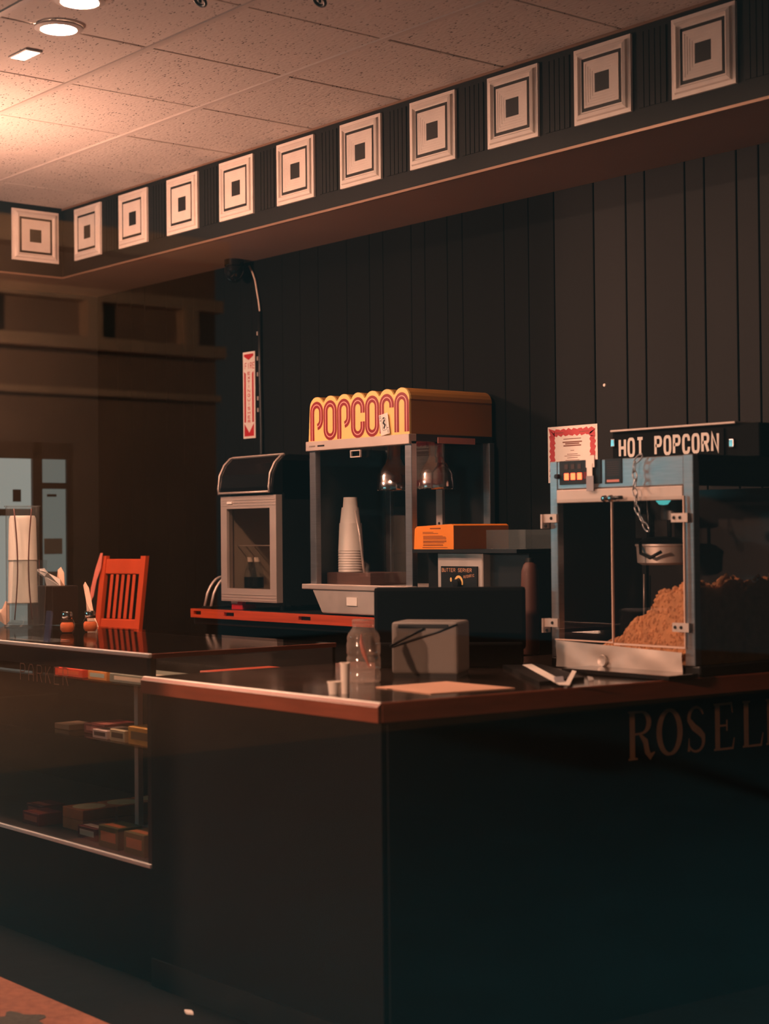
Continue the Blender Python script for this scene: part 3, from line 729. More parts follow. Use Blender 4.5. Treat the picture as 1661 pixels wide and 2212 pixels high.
c0 = ony(1184, 1002, YB - .004); c1 = ony(1290, 915, YB - .004)
t = thing('certificate', 'certificate with wavy red border pinned to the back wall', 'certificate', ((c0.x + c1.x) / 2, YB - .002, c0.z - .05))
a0, a1, b0, b1 = c0.x, c1.x, c0.z - .08, c1.z
sh = box('sheet', a0, a1, YB - .004, YB - .0002, b0, b1, M_paper, t)
bw = []
for (p, q) in (((.03, .03), (.97, .03)), ((.97, .03), (.97, .97)), ((.97, .97), (.03, .97)), ((.03, .97), (.03, .03))): pass
wv = []
for i in range(96):
    s = i / 24; k = int(s); f_ = s - k; d = .026 + .004 * math.sin(i * 1.9)
    Wd, Hd = a1 - a0, b1 - b0
    wv.append([(d + (Wd - 2 * d) * f_, d), (Wd - d, d + (Hd - 2 * d) * f_), (Wd - d - (Wd - 2 * d) * f_, Hd - d), (d, Hd - d - (Hd - 2 * d) * f_)][k])
link('border', strokes_mesh([(wv, .024, True)], (a0, YB - .0045, b0), (1, 0, 0), (0, 0, 1)), mat('border_red', rgb(196, 70, 74), .6), sh)
ln = []
for z, hw_, w_ in ((.178, .05, .003), (.165, .055, .005), (.158, .04, .005), (.15, .05, .005), (.13, .01, .002), (.115, .03, .002), (.108, .045, .002), (.10, .03, .002), (.09, .04, .002)):
    ln.append(([(Wd / 2 - hw_, z), (Wd / 2 + hw_, z)], w_, False))
ln += [([(.045, .205), (.09, .205)], .0025, False), ([(Wd - .10, .205), (Wd - .045, .205)], .0025, False)]
link('print_lines', strokes_mesh(ln, (a0, YB - .0045, b0), (1, 0, 0), (0, 0, 1)), mat('brown_ink', rgb(130, 80, 66), .7), sh)

# dome camera and its cables
p = onz(522, 566, ZS - .006); cx, cy, cz = p.x + .03, .40, ZS - .006
t = thing('security_camera', 'black dome security camera under the soffit', 'camera', (cx, cy, cz - .12))
lathe('mount', [(0, 0), (.05, 0), (.05, -.03), (.043, -.036), (0, -.036)], (cx, cy, cz), mat('gloss_black', rgb(16, 15, 16), .1), t)
lathe('dome', [(.048, -.036), (.050, -.05), (.050, -.07)] + [(.048 * math.cos(a), -.07 - .048 * math.sin(a)) for a in [math.pi / 2 * i / 8 for i in range(1, 9)]], (cx, cy, cz), MATS['gloss_black'], t)
lathe('lens', [(0, -.012), (.012, -.01), (.014, 0)], (cx + .02, cy - .04, cz - .075), M_blackm, t, axis='y')
w = [ony(x, y, YB - .012) for x, y in ((538, 574), (546, 590), (551, 605), (555, 630), (559, 655), (561, 672))]
o = tube('white_cable', w, .0045, mat('cable_white', rgb(226, 206, 188), .5)); tag(o, 'pale cable hanging on the wall below the dome camera', 'cable')
w = ony(560, 672, YB - .014).x
t = thing('cable_conduit', 'black conduit running down the wall beside the fire sign', 'conduit', (w, YB - .012, ZB))
w_ = ony(562, 800, YB - .014).x
tube('conduit', [(w, YB - .012, 2.60), (w_ - .004, YB - .012, 2.3), (w_ + .004, YB - .012, 2.0), (w_, YB - .012, 1.4), (w_, YB - .012, ZB)], .011, M_blackm, t)
for y_ in (720, 774, 808, 860, 885): z_ = ony(560, y_, YB - .01).z; box('clip', w_ - .016, w_ - .006, YB - .024, YB - .004, z_ - .012, z_ + .008, M_steel2, t)
p = ony(1306, 832, YB); o = lathe('wall_screw', [(0, -.005), (.006, -.004), (.007, 0), (0, 0)], (p.x, YB, p.z), M_paper, axis='y', n=12); tag(o, 'single bright screw head on the panelled wall', 'screw')

# ------------------------------------------------------------------ chair
cc = [ony(x, y, -.1) for x, y in ((228, 1203), (318, 1210))]
t = thing('bar_chair', 'red brown wooden slat back chair behind the glass case', 'chair', (.80, .08, 0), rz=math.radians(0))
ORG[t] = Vector((0, 0, 0)); M_ch = mat('chair_wood', rgb(206, 78, 40), .45, noise=(6, .3, (1, 1, .2)), coat=.2)
def cb(name, x0, x1, y0, y1, z0, z1, lean=0, skew=0):
    me = box_mesh(x0, x1, y0, y1, z0, z1, .004, 1)
    for v in me.vertices:
        if v.co.z > .70: v.co.y += (v.co.z - .70) * .14
        v.co.x *= 1 + (v.co.z - .7) * .0
    return link(name, me, M_ch, t)
hwid = .142
for s in (-1, 1):
    me = prism_mesh([(-.012, 0), (.012, 0), (.012, .7), (.012, 1.36), (-.012, 1.36), (-.012, .7)], 'x', s * hwid - .017, s * hwid + .017)
    for v in me.vertices:
        if v.co.z > .70: v.co.y += (v.co.z - .70) * .14
    link('back_post', me, M_ch, t)
    cb('leg', s * hwid - .02, s * hwid + .02, -.44, -.40, 0, .70)
cb('top_rail', -hwid + .017, hwid - .017, -.009, .009, 1.27, 1.345)
cb('lower_rail', -hwid + .017, hwid - .017, -.009, .009, 1.00, 1.05)
for i in range(5): cb('slat', -.080 + i * .040 - .010, -.080 + i * .040 + .010, -.005, .005, 1.05, 1.27)
cb('seat', -.185, .185, -.45, .03, .695, .735)
for z in (.25, .42): cb('stretcher', -hwid + .02, hwid - .02, -.43, -.41, z, z + .03)
# strap over the post
me = D.meshes.new('strap'); vv = [(x_ + .045, y_, z_) for x_, y_, z_ in [(-.196, -.028, 1.375), (-.182, -.028, 1.375), (-.185, -.026, 1.30), (-.222, -.03, 1.29), (-.20, -.034, 1.24), (-.235, -.034, 1.20), (-.215, -.03, 1.16), (-.24, -.03, 1.12)]]
me.from_pydata(vv + [(a, b + .003, c) for a, b, c in vv], [], [(0, 1, 2, 3), (3, 2, 4, 5), (5, 4, 6, 7), (8, 11, 10, 9), (11, 13, 12, 10), (13, 15, 14, 12)]); me.update()
for v in me.vertices: v.co.y += (v.co.z - .70) * .14
st_ = link('strap', me, mat('pink_strap', rgb(230, 130, 110), .6), t)
st_['label'] = 'pale pink strap hung over the chair post'
t.location = ((cc[0].x + cc[1].x) / 2 + .145, -.27, 0); t.rotation_euler[2] = math.radians(12)
t.location.z = 0

# ------------------------------------------------------------------ glass display case
GX0, GX1, GY0, GY1, GZ0, GZ1 = .4, 3.452, -1.58, -.82, .385, 1.07
t = thing('display_case', 'long glass candy display case with dark base and bright metal edges', 'display case', (2.4, -1.2, 0))
box('base', GX0, GX1, GY0 + .01, GY1, 0, GZ0 - .012, M_case, t)
box('deck', GX0, GX1, GY0 + .004, GY1, GZ0 - .012, GZ0 - .002, mat('deck_dark', rgb(52, 40, 36), .5), t)
box('back_doors', GX0, GX1, GY1 - .012, GY1, GZ0, GZ1 - .012, M_case, t)
box('left_end', GX0, GX0 + .012, GY0, GY1, GZ0, GZ1 - .012, M_case, t)
box('front_glass', GX0, GX1 - .02, GY0, GY0 + .006, GZ0, GZ1 - .02, M_glasst, t)
box('end_glass', GX1 - .006, GX1, GY0 + .02, GY1, GZ0, GZ1 - .02, M_glasst, t)
box('top_glass', GX0, GX1, GY0 + .006, GY1, GZ1 - .010, GZ1, glass('top_glass', (.92, .89, .87, 1), f0=.05, rough=.06, fmax=.42), t)
M_bright = mat('bright_trim', rgb(255, 244, 234), .35)
box('top_front_trim', GX0, GX1, GY0 - .008, GY0 + .006, GZ1 - .012, GZ1 + .002, M_bright, t, bev=.003)
box('bottom_front_trim', GX0, GX1, GY0 - .008, GY0 + .006, GZ0 - .010, GZ0 + .004, M_bright, t, bev=.003)
box('top_end_trim', GX1 - .006, GX1 + .006, GY0 + .006, GY1, GZ1 - .014, GZ1 + .001, M_woodedge, t)
box('corner_post', GX1 - .022, GX1 + .001, GY0 - .001, GY0 + .020, GZ0, GZ1 - .012, M_blackm, t)
box('top_rail', GX0, GX1 - .02, GY0 + .007, GY0 + .02, GZ1 - .075, GZ1 - .012, mat('rail_brown', rgb(70, 48, 40), .5), t)
lathe('case_fill_tube', [(0, 0), (.007, 0), (.007, 2.7), (0, 2.7)], (.6, GY0 + .034, GZ1 - .034), emis('case_fill_glow', (1, .52, .34), 10), t, n=10, axis='x')  # hidden tube added behind the rail to brighten the candy
sh1 = box('glass_shelf', GX0 + .02, GX1 - .03, GY0 + .06, GY1 - .02, .945, .951, M_glasst, t)
sh2 = box('glass_shelf', GX0 + .02, GX1 - .03, GY0 + .06, GY1 - .02, .742, .748, M_glasst, t)
box('shelf_post', 2.98, 3.005, -1.36, -1.34, GZ0, .945, M_alu, t)
box('shelf_post', 1.8, 1.825, -1.36, -1.34, GZ0, .945, M_alu, t)
st = text_strokes('PARKER', .060, .036, .028, .004)  # pale letters set on the front glass
pq = ony(44, 1468, GY0 - .001)
link('glass_lettering', strokes_mesh(st, (pq.x, GY0 - .0007, pq.z), (1, 0, 0), (0, 0, 1)), mat('pale_letters', rgb(160, 112, 92), .7), D.objects['display_case'])

# candy boxes in the case
def candy(name, x0, x1, y0, y1, z0, z1, col, label, stripe=None, disc=None, rz=0, cat='candy box', group='candy boxes in the glass case'):
    cx_, cy_ = (x0 + x1) / 2, (y0 + y1) / 2
    o = thing(name, label, cat, (cx_, cy_, z0), rz, group); ORG[o] = Vector((cx_, cy_, z0))
    m = mat('candy_%d_%d_%d' % col, rgb(*col), .45, noise=(25, .25))
    box('carton', x0, x1, y0, y1, z0, z1, m, o, bev=.002, seg=1)
    if stripe: box('print_band', x0 + (x1 - x0) * .12, x1 - (x1 - x0) * .12, y0 - .0006, y0 + .001, z0 + (z1 - z0) * .3, z1 - (z1 - z0) * .25, mat('band_%d_%d_%d' % stripe, rgb(*stripe), .5), o); box('top_band', x0 + (x1 - x0) * .1, x1 - (x1 - x0) * .1, y0 + (y1 - y0) * .15, y0 + (y1 - y0) * .45, z1 - .001, z1 + .0006, MATS['band_%d_%d_%d' % stripe], o)
    if disc: lathe('round_print', [(min(x1 - x0, y1 - y0) * .44, 0), (min(x1 - x0, y1 - y0) * .44, .0012), (0, .0012)], (cx_, cy_, z1 - .0003), mat('disc_%d_%d_%d' % disc, rgb(*disc), .5, noise=(40, .4)), o, n=28)
    return o
zd = GZ0 - .002
OR = (196, 108, 60); TAN = (255, 206, 160)
for i in range(4):
    y0 = -1.44 + i * .145
    for k in range(2):
        candy('candy_box', 2.60, 2.75, y0, y0 + .138, zd + .04 * k, zd + .04 * (k + 1) - .001, OR, 'brown orange candy box with round print, %s in its row, %s layer' % (('front one', 'second', 'third', 'rear one')[i], ('lower', 'upper')[k]), disc=TAN if k else None)
for i, (x0, y0, col, lb, stc) in enumerate([
    (2.82, -1.50, (110, 40, 38), 'dark red flat candy box with white stripe, left of the three striped ones', (220, 190, 170)),
    (2.98, -1.36, (120, 44, 40), 'dark red flat candy box with white stripe, middle of the three striped ones', (225, 200, 180)),
    (3.13, -1.22, (120, 52, 40), 'dark red flat candy box with white stripe, rear of the three striped ones', (230, 205, 185)),
    (3.02, -1.53, (92, 84, 34), 'olive green candy box at the front of the case floor', (200, 110, 60)),
    (3.19, -1.53, (104, 96, 40), 'green and orange candy box in the front right corner of the case', (206, 120, 70)),
    (3.30, -1.36, (150, 92, 48), 'tan candy box behind the green ones against the case end', (210, 150, 100)),
    (2.40, -1.50, (120, 40, 40), 'dark red candy box at the front left of the case floor', (190, 90, 70)),
    (2.24, -1.40, (104, 36, 36), 'maroon candy box left of the dark red one', (170, 80, 66)),
    (2.42, -1.25, (128, 44, 36), 'maroon candy box behind the dark red one', (200, 110, 90)),
    (3.14, -1.00, (150, 84, 60), 'rearmost tan candy box standing by the case end', (230, 180, 150)),
]): candy('candy_box', x0, x0 + .13, y0, y0 + .10, zd, zd + (.045 if i not in (3, 4, 9) else .075), col, lb, stripe=stc)
zs = .749
candy('candy_bag', 2.78, 2.93, -1.45, -1.30, zs, zs + .035, (120, 40, 42), 'dark red candy bag at the left of the middle shelf', stripe=(200, 120, 110), cat='candy')
for i, (x0, y0, w_, d_, h_, col, sc_, lb) in enumerate([
    (2.93, -1.50, .10, .12, .03, (214, 188, 180), (70, 50, 50), 'white and black candy box on the middle shelf'),
    (3.05, -1.50, .10, .13, .04, (206, 186, 150), (90, 70, 50), 'cream candy box beside the yellow one on the middle shelf'),
    (3.18, -1.505, .16, .16, .06, (214, 158, 74), (120, 96, 60), 'large yellow candy box at the right end of the middle shelf'),
    (2.58, -1.46, .11, .10, .02, (120, 96, 76), None, 'flat tan candy box alone at the far left of the middle shelf'),
    (3.07, -1.25, .2, .2, .05, (110, 48, 44), None, 'long dark red box lying behind on the middle shelf')]):
    candy('candy_box', x0, x0 + w_, y0, y0 + d_, zs, zs + h_, col, lb, stripe=sc_)
zs = .952
for i, (x0, y0, w_, d_, h_, col, sc_, lb) in enumerate([
    (2.66, -1.50, .20, .22, .030, (206, 66, 40), (220, 100, 60), 'bright red candy box on the top shelf'),
    (2.90, -1.50, .13, .16, .032, (214, 142, 74), (170, 190, 180), 'orange candy box with pale border on the top shelf'),
    (3.05, -1.50, .27, .18, .030, (120, 128, 116), (214, 200, 180), 'grey green candy box at the right end of the top shelf'),
    (3.16, -1.20, .20, .30, .026, (190, 84, 60), None, 'reddish candy box at the back right of the top shelf')]):
    candy('candy_box', x0, x0 + w_, y0, y0 + d_, zs, zs + h_, col, lb, stripe=sc_)

# things on the case
GT = GZ1 + .0003
for i, (px, py) in enumerate(((145, 1367), (195, 1365))):
    p = onz(px, py, GT); s = 1.0
    o = thing('spice_shaker', 'glass spice shaker with metal lid on the case, %s' % ('nearer the napkin box left side', 'nearer the chair')[i], 'shaker', (p.x, p.y, GT), 0, 'spice shakers')
    lathe('spice', [(0, .004), (.020, .004), (.027, .014), (.027, .034), (.022, .042), (0, .042)], (p.x, p.y, GT), mat('paprika', rgb(214, 104, 54), .7, noise=(60, .3)), o, n=20)
    lathe('jar', [(.0, 0), (.022, .0), (.030, .012), (.031, .036), (.024, .052), (.019, .058)], (p.x, p.y, GT), M_glass, o, n=24)
    lathe('lid', [(.021, .056), (.022, .058), (.022, .080), (.019, .085), (0, .087)], (p.x, p.y, GT), M_chrome, o, n=20)
# napkin box
n0 = onz(98, 1345, GT); nx, ny = 1.46, -.86
t = thing('tissue_box', 'black tissue box with white tissues sticking out on the case', 'tissue box', (nx, ny, GT), math.radians(12))
box('holder', -.085, .085, -.075, .075, 0, .17, mat('tissue_black', rgb(40, 34, 32), .4, noise=(5, .2)), t, bev=.006)
def crumple(name, pts, m, parent, thick=.002):
    me = D.meshes.new(name); n = len(pts); V = [tuple(p) for p in pts] + [(p[0], p[1] + thick, p[2]) for p in pts]
    c = Vector((sum(p[0] for p in pts) / n, sum(p[1] for p in pts) / n - .012, sum(p[2] for p in pts) / n))
    V += [tuple(c)]
    Fc = [(i, (i + 1) % n, 2 * n) for i in range(n)] + [(i, (i + 1) % n, n + (i + 1) % n, n + i) for i in range(n)] + [tuple(range(2 * n - 1, n - 1, -1))]
    me.from_pydata(V, [], Fc); me.update(); return link(name, me, m, parent)
crumple('tissue', [(-.03, -.01, .168), (.05, 0, .168), (.035, .01, .20), (.0, -.03, .228), (-.035, -.02, .248), (-.095, -.02, .242), (-.10, -.01, .228), (-.06, .0, .205)], M_paper, t)
crumple('tissue', [(.0, .02, .168), (.055, .02, .168), (.04, .03, .225), (.02, .03, .252), (.005, .025, .24)], mat('tissue_warm', rgb(236, 196, 170), .8), t)
# torn paper strip
o = crumple('paper_strip', [(x_ + .15, -.85, z_) for x_, z_ in ((1.60, GT), (1.69, GT), (1.65, GT + .06), (1.625, GT + .13), (1.61, GT + .165), (1.58, GT + .19), (1.565, GT + .175), (1.575, GT + .15), (1.595, GT + .10))], MATS['tissue_warm'], None)
tag(o, 'torn pale paper strip standing beside the tissue box', 'paper')
# cup dispenser in clear acrylic
p = onz(50, 1352, GT); ux, uy = p.x, p.y
t = thing('cup_dispenser', 'clear acrylic dispenser holding a tall stack of white cups at the left edge', 'dispenser', (ux, uy, GT))
lathe('tube_wall', [(.068, 0), (.072, .003), (.072, .52), (.068, .52)], (ux, uy, GT), M_acryl, t, n=40)
lathe('rim', [(.069, .518), (.078, .518), (.078, .524), (.069, .524)], (ux, uy, GT), M_acryl, t, n=40, closed=True)
for s in (-1, 1):
    an = [math.radians(-26 + s * (30 - 12 * math.sin(q / 9 * math.pi))) for q in range(10)]
    tube('strap', [(ux + .0745 * math.cos(an[q]), uy + .0745 * math.sin(an[q]), GT + .03 + .48 * q / 9) for q in range(10)], .0028, mat('maroon_cord', rgb(92, 50, 46), .5), t, n=6)
lathe('base_plate', [(0, 0), (.08, 0), (.08, .008), (0, .008)], (ux, uy, GT), M_acryl, t, n=40)
M_cup = mat('cup_white', rgb(240, 228, 214), .6)
for z_, r_, h_, lb in ((.10, .064, .215, 'lower tall white paper tub in the acrylic dispenser'), (.285, .062, .195, 'upper tall white paper tub in the acrylic dispenser')):
    c = lathe('paper_tub', [(r_, 0), (r_ + .0015, .003), (r_, .006), (r_ - .004, h_ - .012), (r_ - .010, h_), (0, h_), (0, h_ - .003), (r_ - .012, h_ - .003), (r_ - .0065, h_ - .014), (r_ - .0025, .004)], (ux, uy, GT + z_), M_cup, None, n=36)
    tag(c, lb, 'paper tub', 'white tubs in the acrylic dispenser')
lathe('tub_ledge', [(0, .092), (.067, .092), (.067, .099), (0, .099)], (ux, uy, GT), M_acryl, D.objects['cup_dispenser'], n=36)
# clear menu stand in front of it
p = onz(88, 1388, GT); sx, sy = p.x, p.y + .02
t = thing('acrylic_stand', 'clear blue tinted acrylic sign stand on the front of the case', 'stand', (sx, sy, GT))
M_blue = glass('blue_acrylic', (.62, .68, .82, 1), f0=.08, haze=(rgb(120, 135, 170), .18))
prism('upright', [(sy, GT), (sy + .008, GT), (sy + .022, GT + .11), (sy + .014, GT + .115)], 'x', sx - .018, sx + .018, M_blue, t)
prism('panel', [(sy + .01, GT + .0), (sy + .014, GT + .0), (sy + .03, GT + .30), (sy + .026, GT + .30)], 'x', sx - .30, sx - .04, M_acryl, t)
box('foot', sx - .30, sx + .018, sy, sy + .09, GT, GT + .006, M_acryl, t)
p = onz(52, 1348, GT)
o = crumple('paper_napkin', [(p.x - .02 + .09 * a, p.y - .10 + .02 * b, GT + c) for a, b, c in ((-.6, 0, .03), (.4, 0, .0), (.75, .2, .02), (.7, .3, .10), (.35, .2, .105), (.3, .2, .075), (-.3, .1, .065), (-.6, 0, .05))], MATS['tissue_warm'], None); tag(o, 'crumpled pale napkin behind the clear stand at the left edge', 'napkin')
for v in o.data.vertices: pass

# ------------------------------------------------------------------ L-shaped counter
KX0, KX1, KY0, KZ = 3.462, 4.668, -1.622, 1.0
inner_x, inner_y, KY1 = 3.72, -.72, .49
t = thing('sales_counter', 'L shaped sales counter with dark top and wooden edge with a painted highlight', 'counter', (4.2, -.9, 0))
CNT = t
SL = .085
def kx(y): return KX1 + SL * (y - KY0)
Lp = [(KX0, KY0 + .012), (kx(KY0) - .012, KY0 + .012), (kx(KY1) - .012, KY1), (inner_x, KY1), (inner_x, inner_y), (KX0, inner_y)]
prism('top_panel', Lp, 'z', KZ - .045, KZ, M_top, t)
# wooden edging with a chamfer on the long side, its highlight painted near white
prof = [(KY0, KZ - .052), (KY0 + .014, KZ - .052), (KY0 + .014, KZ + .001), (KY0 + .011, KZ + .001), (KY0, KZ - .009)]
prism('wood_edge', prof, 'x', KX0 - .004, KX1, M_woodedge, t)
prism('bright_lip', [(KY0 - .0006, KZ - .0105), (KY0 + .0004, KZ - .0095), (KY0 + .0112, KZ + .0014), (KY0 + .0165, KZ + .0018), (KY0 + .0165, KZ + .0006), (KY0 + .011, KZ + .0004)], 'x', KX0 - .004, KX1 - .004, M_lip_highlight, t)
me = prism_mesh([(KX1, KZ - .052), (KX1 - .014, KZ - .052), (KX1 - .014, KZ + .001), (KX1 - .003, KZ + .001), (KX1, KZ - .003)], 'y', KY0 + .0145, KY1)
for v in me.vertices: v.co.x += SL * (v.co.y - KY0)
link('wood_edge', me, M_woodedge, t)
box('front_panel', KX0, KX1 - .03, KY0 + .035, KY0 + .055, 0, KZ - .045, M_case, t)
me = box_mesh(KX1 - .05, KX1 - .03, KY0 + .055, KY1, 0, KZ - .045)
for v in me.vertices: v.co.x += SL * (v.co.y - KY0)
sp = link('side_panel', me, M_case, t)
box('inner_panel', inner_x, inner_x + .02, inner_y, KY1, 0, KZ - .045, M_case, t)
box('inner_panel', KX0, inner_x, inner_y - .02, inner_y, 0, KZ - .045, M_case, t)
box('kick_strip', KX0, KX1 - .03, KY0 + .03, KY0 + .036, 0, .09, M_blackm, t)
# serif capitals on the side panel: ROSELL E
SE = {
    'R': [([(.16, 0), (.16, 1)], .17, 0), ([(.02, .015), (.34, .015)], .05, 0), ([(.02, .985), (.3, .985)], .05, 0),
          ([(.16, .98), (.45, .98)] + arc(.45, .755, .30, .225, 90, -90, 12)[1:] + [(.16, .52)], [.05, .05] + [.05, .08, .11, .14, .155, .16, .155, .14, .11, .08, .06, .05] + [.05], 0),
          ([(.42, .52), (.62, .36), (.68, .14), (.80, .03), (.95, .12)], [.06, .16, .16, .12, .03], 0)],
    'O': [(arc(.5, .5, .38, .46, 0, 360, 32)[:-1], [.07 + .11 * abs(math.cos(2 * math.pi * i / 32)) for i in range(32)], 1)],
    'S': [(arc(.45, .75, .27, .22, 15, 190, 12) + [(.24, .66), (.36, .55), (.56, .45), (.70, .35)] + arc(.44, .25, .28, .22, 10, -160, 12), [.03] + [.06, .06, .06, .06, .07, .07, .08, .09, .1, .1, .11, .12] + [.15, .18, .18, .15] + [.12, .11, .1, .09, .08, .07, .07, .06, .06, .06, .06, .05, .03], 0),
          ([(.18, .32), (.17, .04)], [.02, .09], 0)],
    'E': [([(.16, 0), (.16, 1)], .17, 0), ([(.02, .015), (.74, .015), (.80, .24)], [.05, .06, .03], 0), ([(.02, .985), (.70, .985), (.74, .78)], [.05, .06, .03], 0), ([(.16, .52), (.52, .52)], .05, 0), ([(.52, .40), (.52, .64)], .05, 0)],
    'L': [([(.16, 0), (.16, 1)], .17, 0), ([(.02, .015), (.74, .015), (.82, .28)], [.05, .06, .03], 0), ([(.02, .985), (.32, .985)], .05, 0)],
}
XS = KX1 - .03
for _ in range(4):
    q0 = onx(1356, 1643, XS); q1 = onx(1358, 1538, XS); XS = KX1 - .03 + SL * (q0.y - KY0)
hh = q1.z - q0.z; adv = {'R': 1.02, 'O': 1.06, 'S': 1.12, 'E': 1.14, 'L': .95}
st = []; xx = 0; wl0 = .113
for ch in 'ROSELLE':
    for pth, w_, c_ in SE[ch]:
        sc_ = .116
        st.append(([(xx + q[0] * sc_, q[1] * hh) for q in pth], [wq * .125 for wq in w_] if isinstance(w_, list) else w_ * .125, bool(c_)))
    xx += adv[ch] * wl0
link('painted_letters', strokes_mesh(st, (XS + .0012, q0.y, q0.z), (SL, 1, 0), (0, 0, 1)), mat('gold_paint', rgb(150, 108, 74), .55, noise=(20, .3)), sp)

# cash register: dark terminal turned away from us
p = onz(960, 1447, KZ)
t = thing('cash_register', 'large black cash register seen from behind on the counter', 'cash register', (p.x - .03, p.y + .03, KZ), math.radians(45))
box('drawer', -.24, .26, .02, .25, 0, .085, MATS.get('matt_black') or mat('matt_black', rgb(5, 5, 5), .75, spec=.12, noise=(6, .2)), t, bev=.008)
M_reg = mat('matt_black', rgb(5, 5, 5), .75, spec=.12, noise=(6, .2))
box('screen_shell', -.245, .27, .06, .105, .06, .272, M_reg, t, bev=.012)
prism('neck', [(-.07, .08), (.07, .08), (.05, .2), (-.05, .2)], 'y', .10, .14, M_dark, t)
box('rear_screen', -.10, .12, .14, .16, .12, .25, M_reg, t, bev=.006)
# receipt printer
a = onz(846, 1464, KZ); b = onz(990, 1466, KZ); wpr = (b - a).length
rzp = math.atan2(b.y - a.y, b.x - a.x)
t = thing('receipt_printer', 'grey receipt printer with a dark paper slot in front of the cash register', 'printer', ((a.x + b.x) / 2, (a.y + b.y) / 2, KZ), rzp)
M_grey = mat('printer_grey', rgb(116, 108, 100), .55, noise=(30, .06))
box('printer_body', -wpr / 2, wpr / 2, 0, .17, .012, .176, M_grey, t, bev=.012, seg=3)
box('printer_base', -wpr / 2 + .006, wpr / 2 - .006, .004, .166, 0, .014, M_dark, t)
box('paper_slot', -wpr / 2 + .022, wpr / 2 - .03, -.003, .02, .156, .169, M_dark, t, bev=.003)
tube('cable', [(-wpr / 2 - .003, -.004, .095), (-wpr / 6, -.005, .12), (wpr / 5, -.005, .145), (wpr / 2, -.004, .170)], .003, M_dark, t)
tube('cable', [(-wpr / 2 - .003, -.004, .10), (-wpr / 4, -.005, .13), (0, -.005, .155)], .003, M_dark, t)
# clear jar with tips
p = onz(786, 1474, KZ); jx, jy = p.x, p.y
t = thing('tip_jar', 'clear ribbed plastic jar with reddish paper inside on the counter', 'jar', (jx, jy, KZ))
pf = [(0, .002), (.046, 0), (.052, .006), (.052, .03), (.049, .038), (.052, .046), (.052, .075), (.049, .083), (.052, .091), (.052, .12), (.049, .128), (.051, .136), (.046, .15), (.034, .166), (.033, .172), (.036, .176), (.033, .182), (.036, .187), (.034, .192)]
lathe('jar_wall', pf, (jx, jy, KZ), M_plas, t, n=36)
o = crumple('banknote', [(jx - .02, jy, KZ + .12), (jx - .012, jy, KZ + .15), (jx + .0, jy - .01, KZ + .13), (jx + .02, jy - .005, KZ + .07), (jx + .03, jy, KZ + .05), (jx + .015, jy + .01, KZ + .045), (jx - .005, jy, KZ + .08)], mat('note_red', rgb(196, 96, 72), .7, noise=(20, .3)), None); tag(o, 'folded reddish note inside the clear jar', 'banknote')
# cups left of the jar
p = onz(728, 1500, KZ)
for i, (dx, dy, r, h, lb) in enumerate(((0, 0, .014, .085, 'taller white paper cup beside the jar'), (-.02, -.025, .018, .032, 'low white cup by the counter edge'))):
    o = lathe('white_cup', [(r * .8, 0), (r, h), (r + .002, h), (r + .002, h + .003), (r - .002, h + .003), (r * .8 - .002, .003), (0, .003)], (p.x + dx, p.y + dy + .03, KZ), M_cup, None, n=20); tag(o, lb, 'cup')
# paper lying on the counter
pp = [onz(x, y, KZ + .002) for x, y in ((812, 1484), (930, 1498), (1112, 1486), (965, 1472))]
o = prism('paper_sheet', [(v.x, v.y) for v in pp], 'z', KZ + .0003, KZ + .0025, mat('menu_paper', rgb(214, 164, 136), .7)); tag(o, 'pale paper sheet lying on the counter before the printer', 'paper')
pc = [onz(x, y, KZ + .002) for x, y in ((990, 1468), (1038, 1470), (1038, 1488), (1000, 1486))]
# dark folder with a white strip
pp = [onz(x, y, KZ + .002) for x, y in ((1083, 1441), (1165, 1480), (1262, 1469), (1160, 1438))]
o = thing('black_folder', 'black folder with a taped white strip on the counter by the popcorn machine', 'folder', (pp[0].x, pp[0].y, KZ))
link('cover', prism_mesh([(v.x, v.y) for v in pp], 'z', KZ + .0003, KZ + .012), M_dark, o)
w1_ = [onz(x, y, KZ + .013) for x, y in ((1128, 1436), (1148, 1434), (1205, 1465), (1222, 1473), (1236, 1448), (1245, 1450), (1230, 1480), (1208, 1479))]
link('white_strip', prism_mesh([(v.x, v.y) for v in w1_], 'z', KZ + .0125, KZ + .0135), M_paper, o)
w2_ = [onz(x, y, KZ + .015) for x, y in ((1196, 1462), (1216, 1460), (1219, 1472), (1199, 1474))]
link('tape', prism_mesh([(v.x, v.y) for v in w2_], 'z', KZ + .0137, KZ + .0142), mat('grey_tape', rgb(150, 146, 150), .4), o)
w3 = [onz(x, y, KZ + .003) for x, y in ((1268, 1464), (1280, 1466), (1283, 1472), (1272, 1474))]
o = prism('paper_clip', [(v.x, v.y) for v in w3], 'z', KZ + .0003, KZ + .008, M_chrome); tag(o, 'small shiny clip beside the black folder', 'clip')
# amber bottle between register and machine
p = ony(1146, 1380, -.05)
o = thing('oil_bottle', 'amber brown oil bottle behind the cash register', 'bottle', (p.x, -.05, KZ))
lathe('bottle_body', [(0, 0), (.03, 0), (.034, .01), (.034, .25), (.032, .31), (.024, .335), (.014, .345)], (p.x, -.05, KZ), mat('amber_plastic', rgb(72, 36, 22), .6), o)
lathe('cap', [(.016, .344), (.016, .36), (0, .36)], (p.x, -.05, KZ), M_dark, o, n=16)

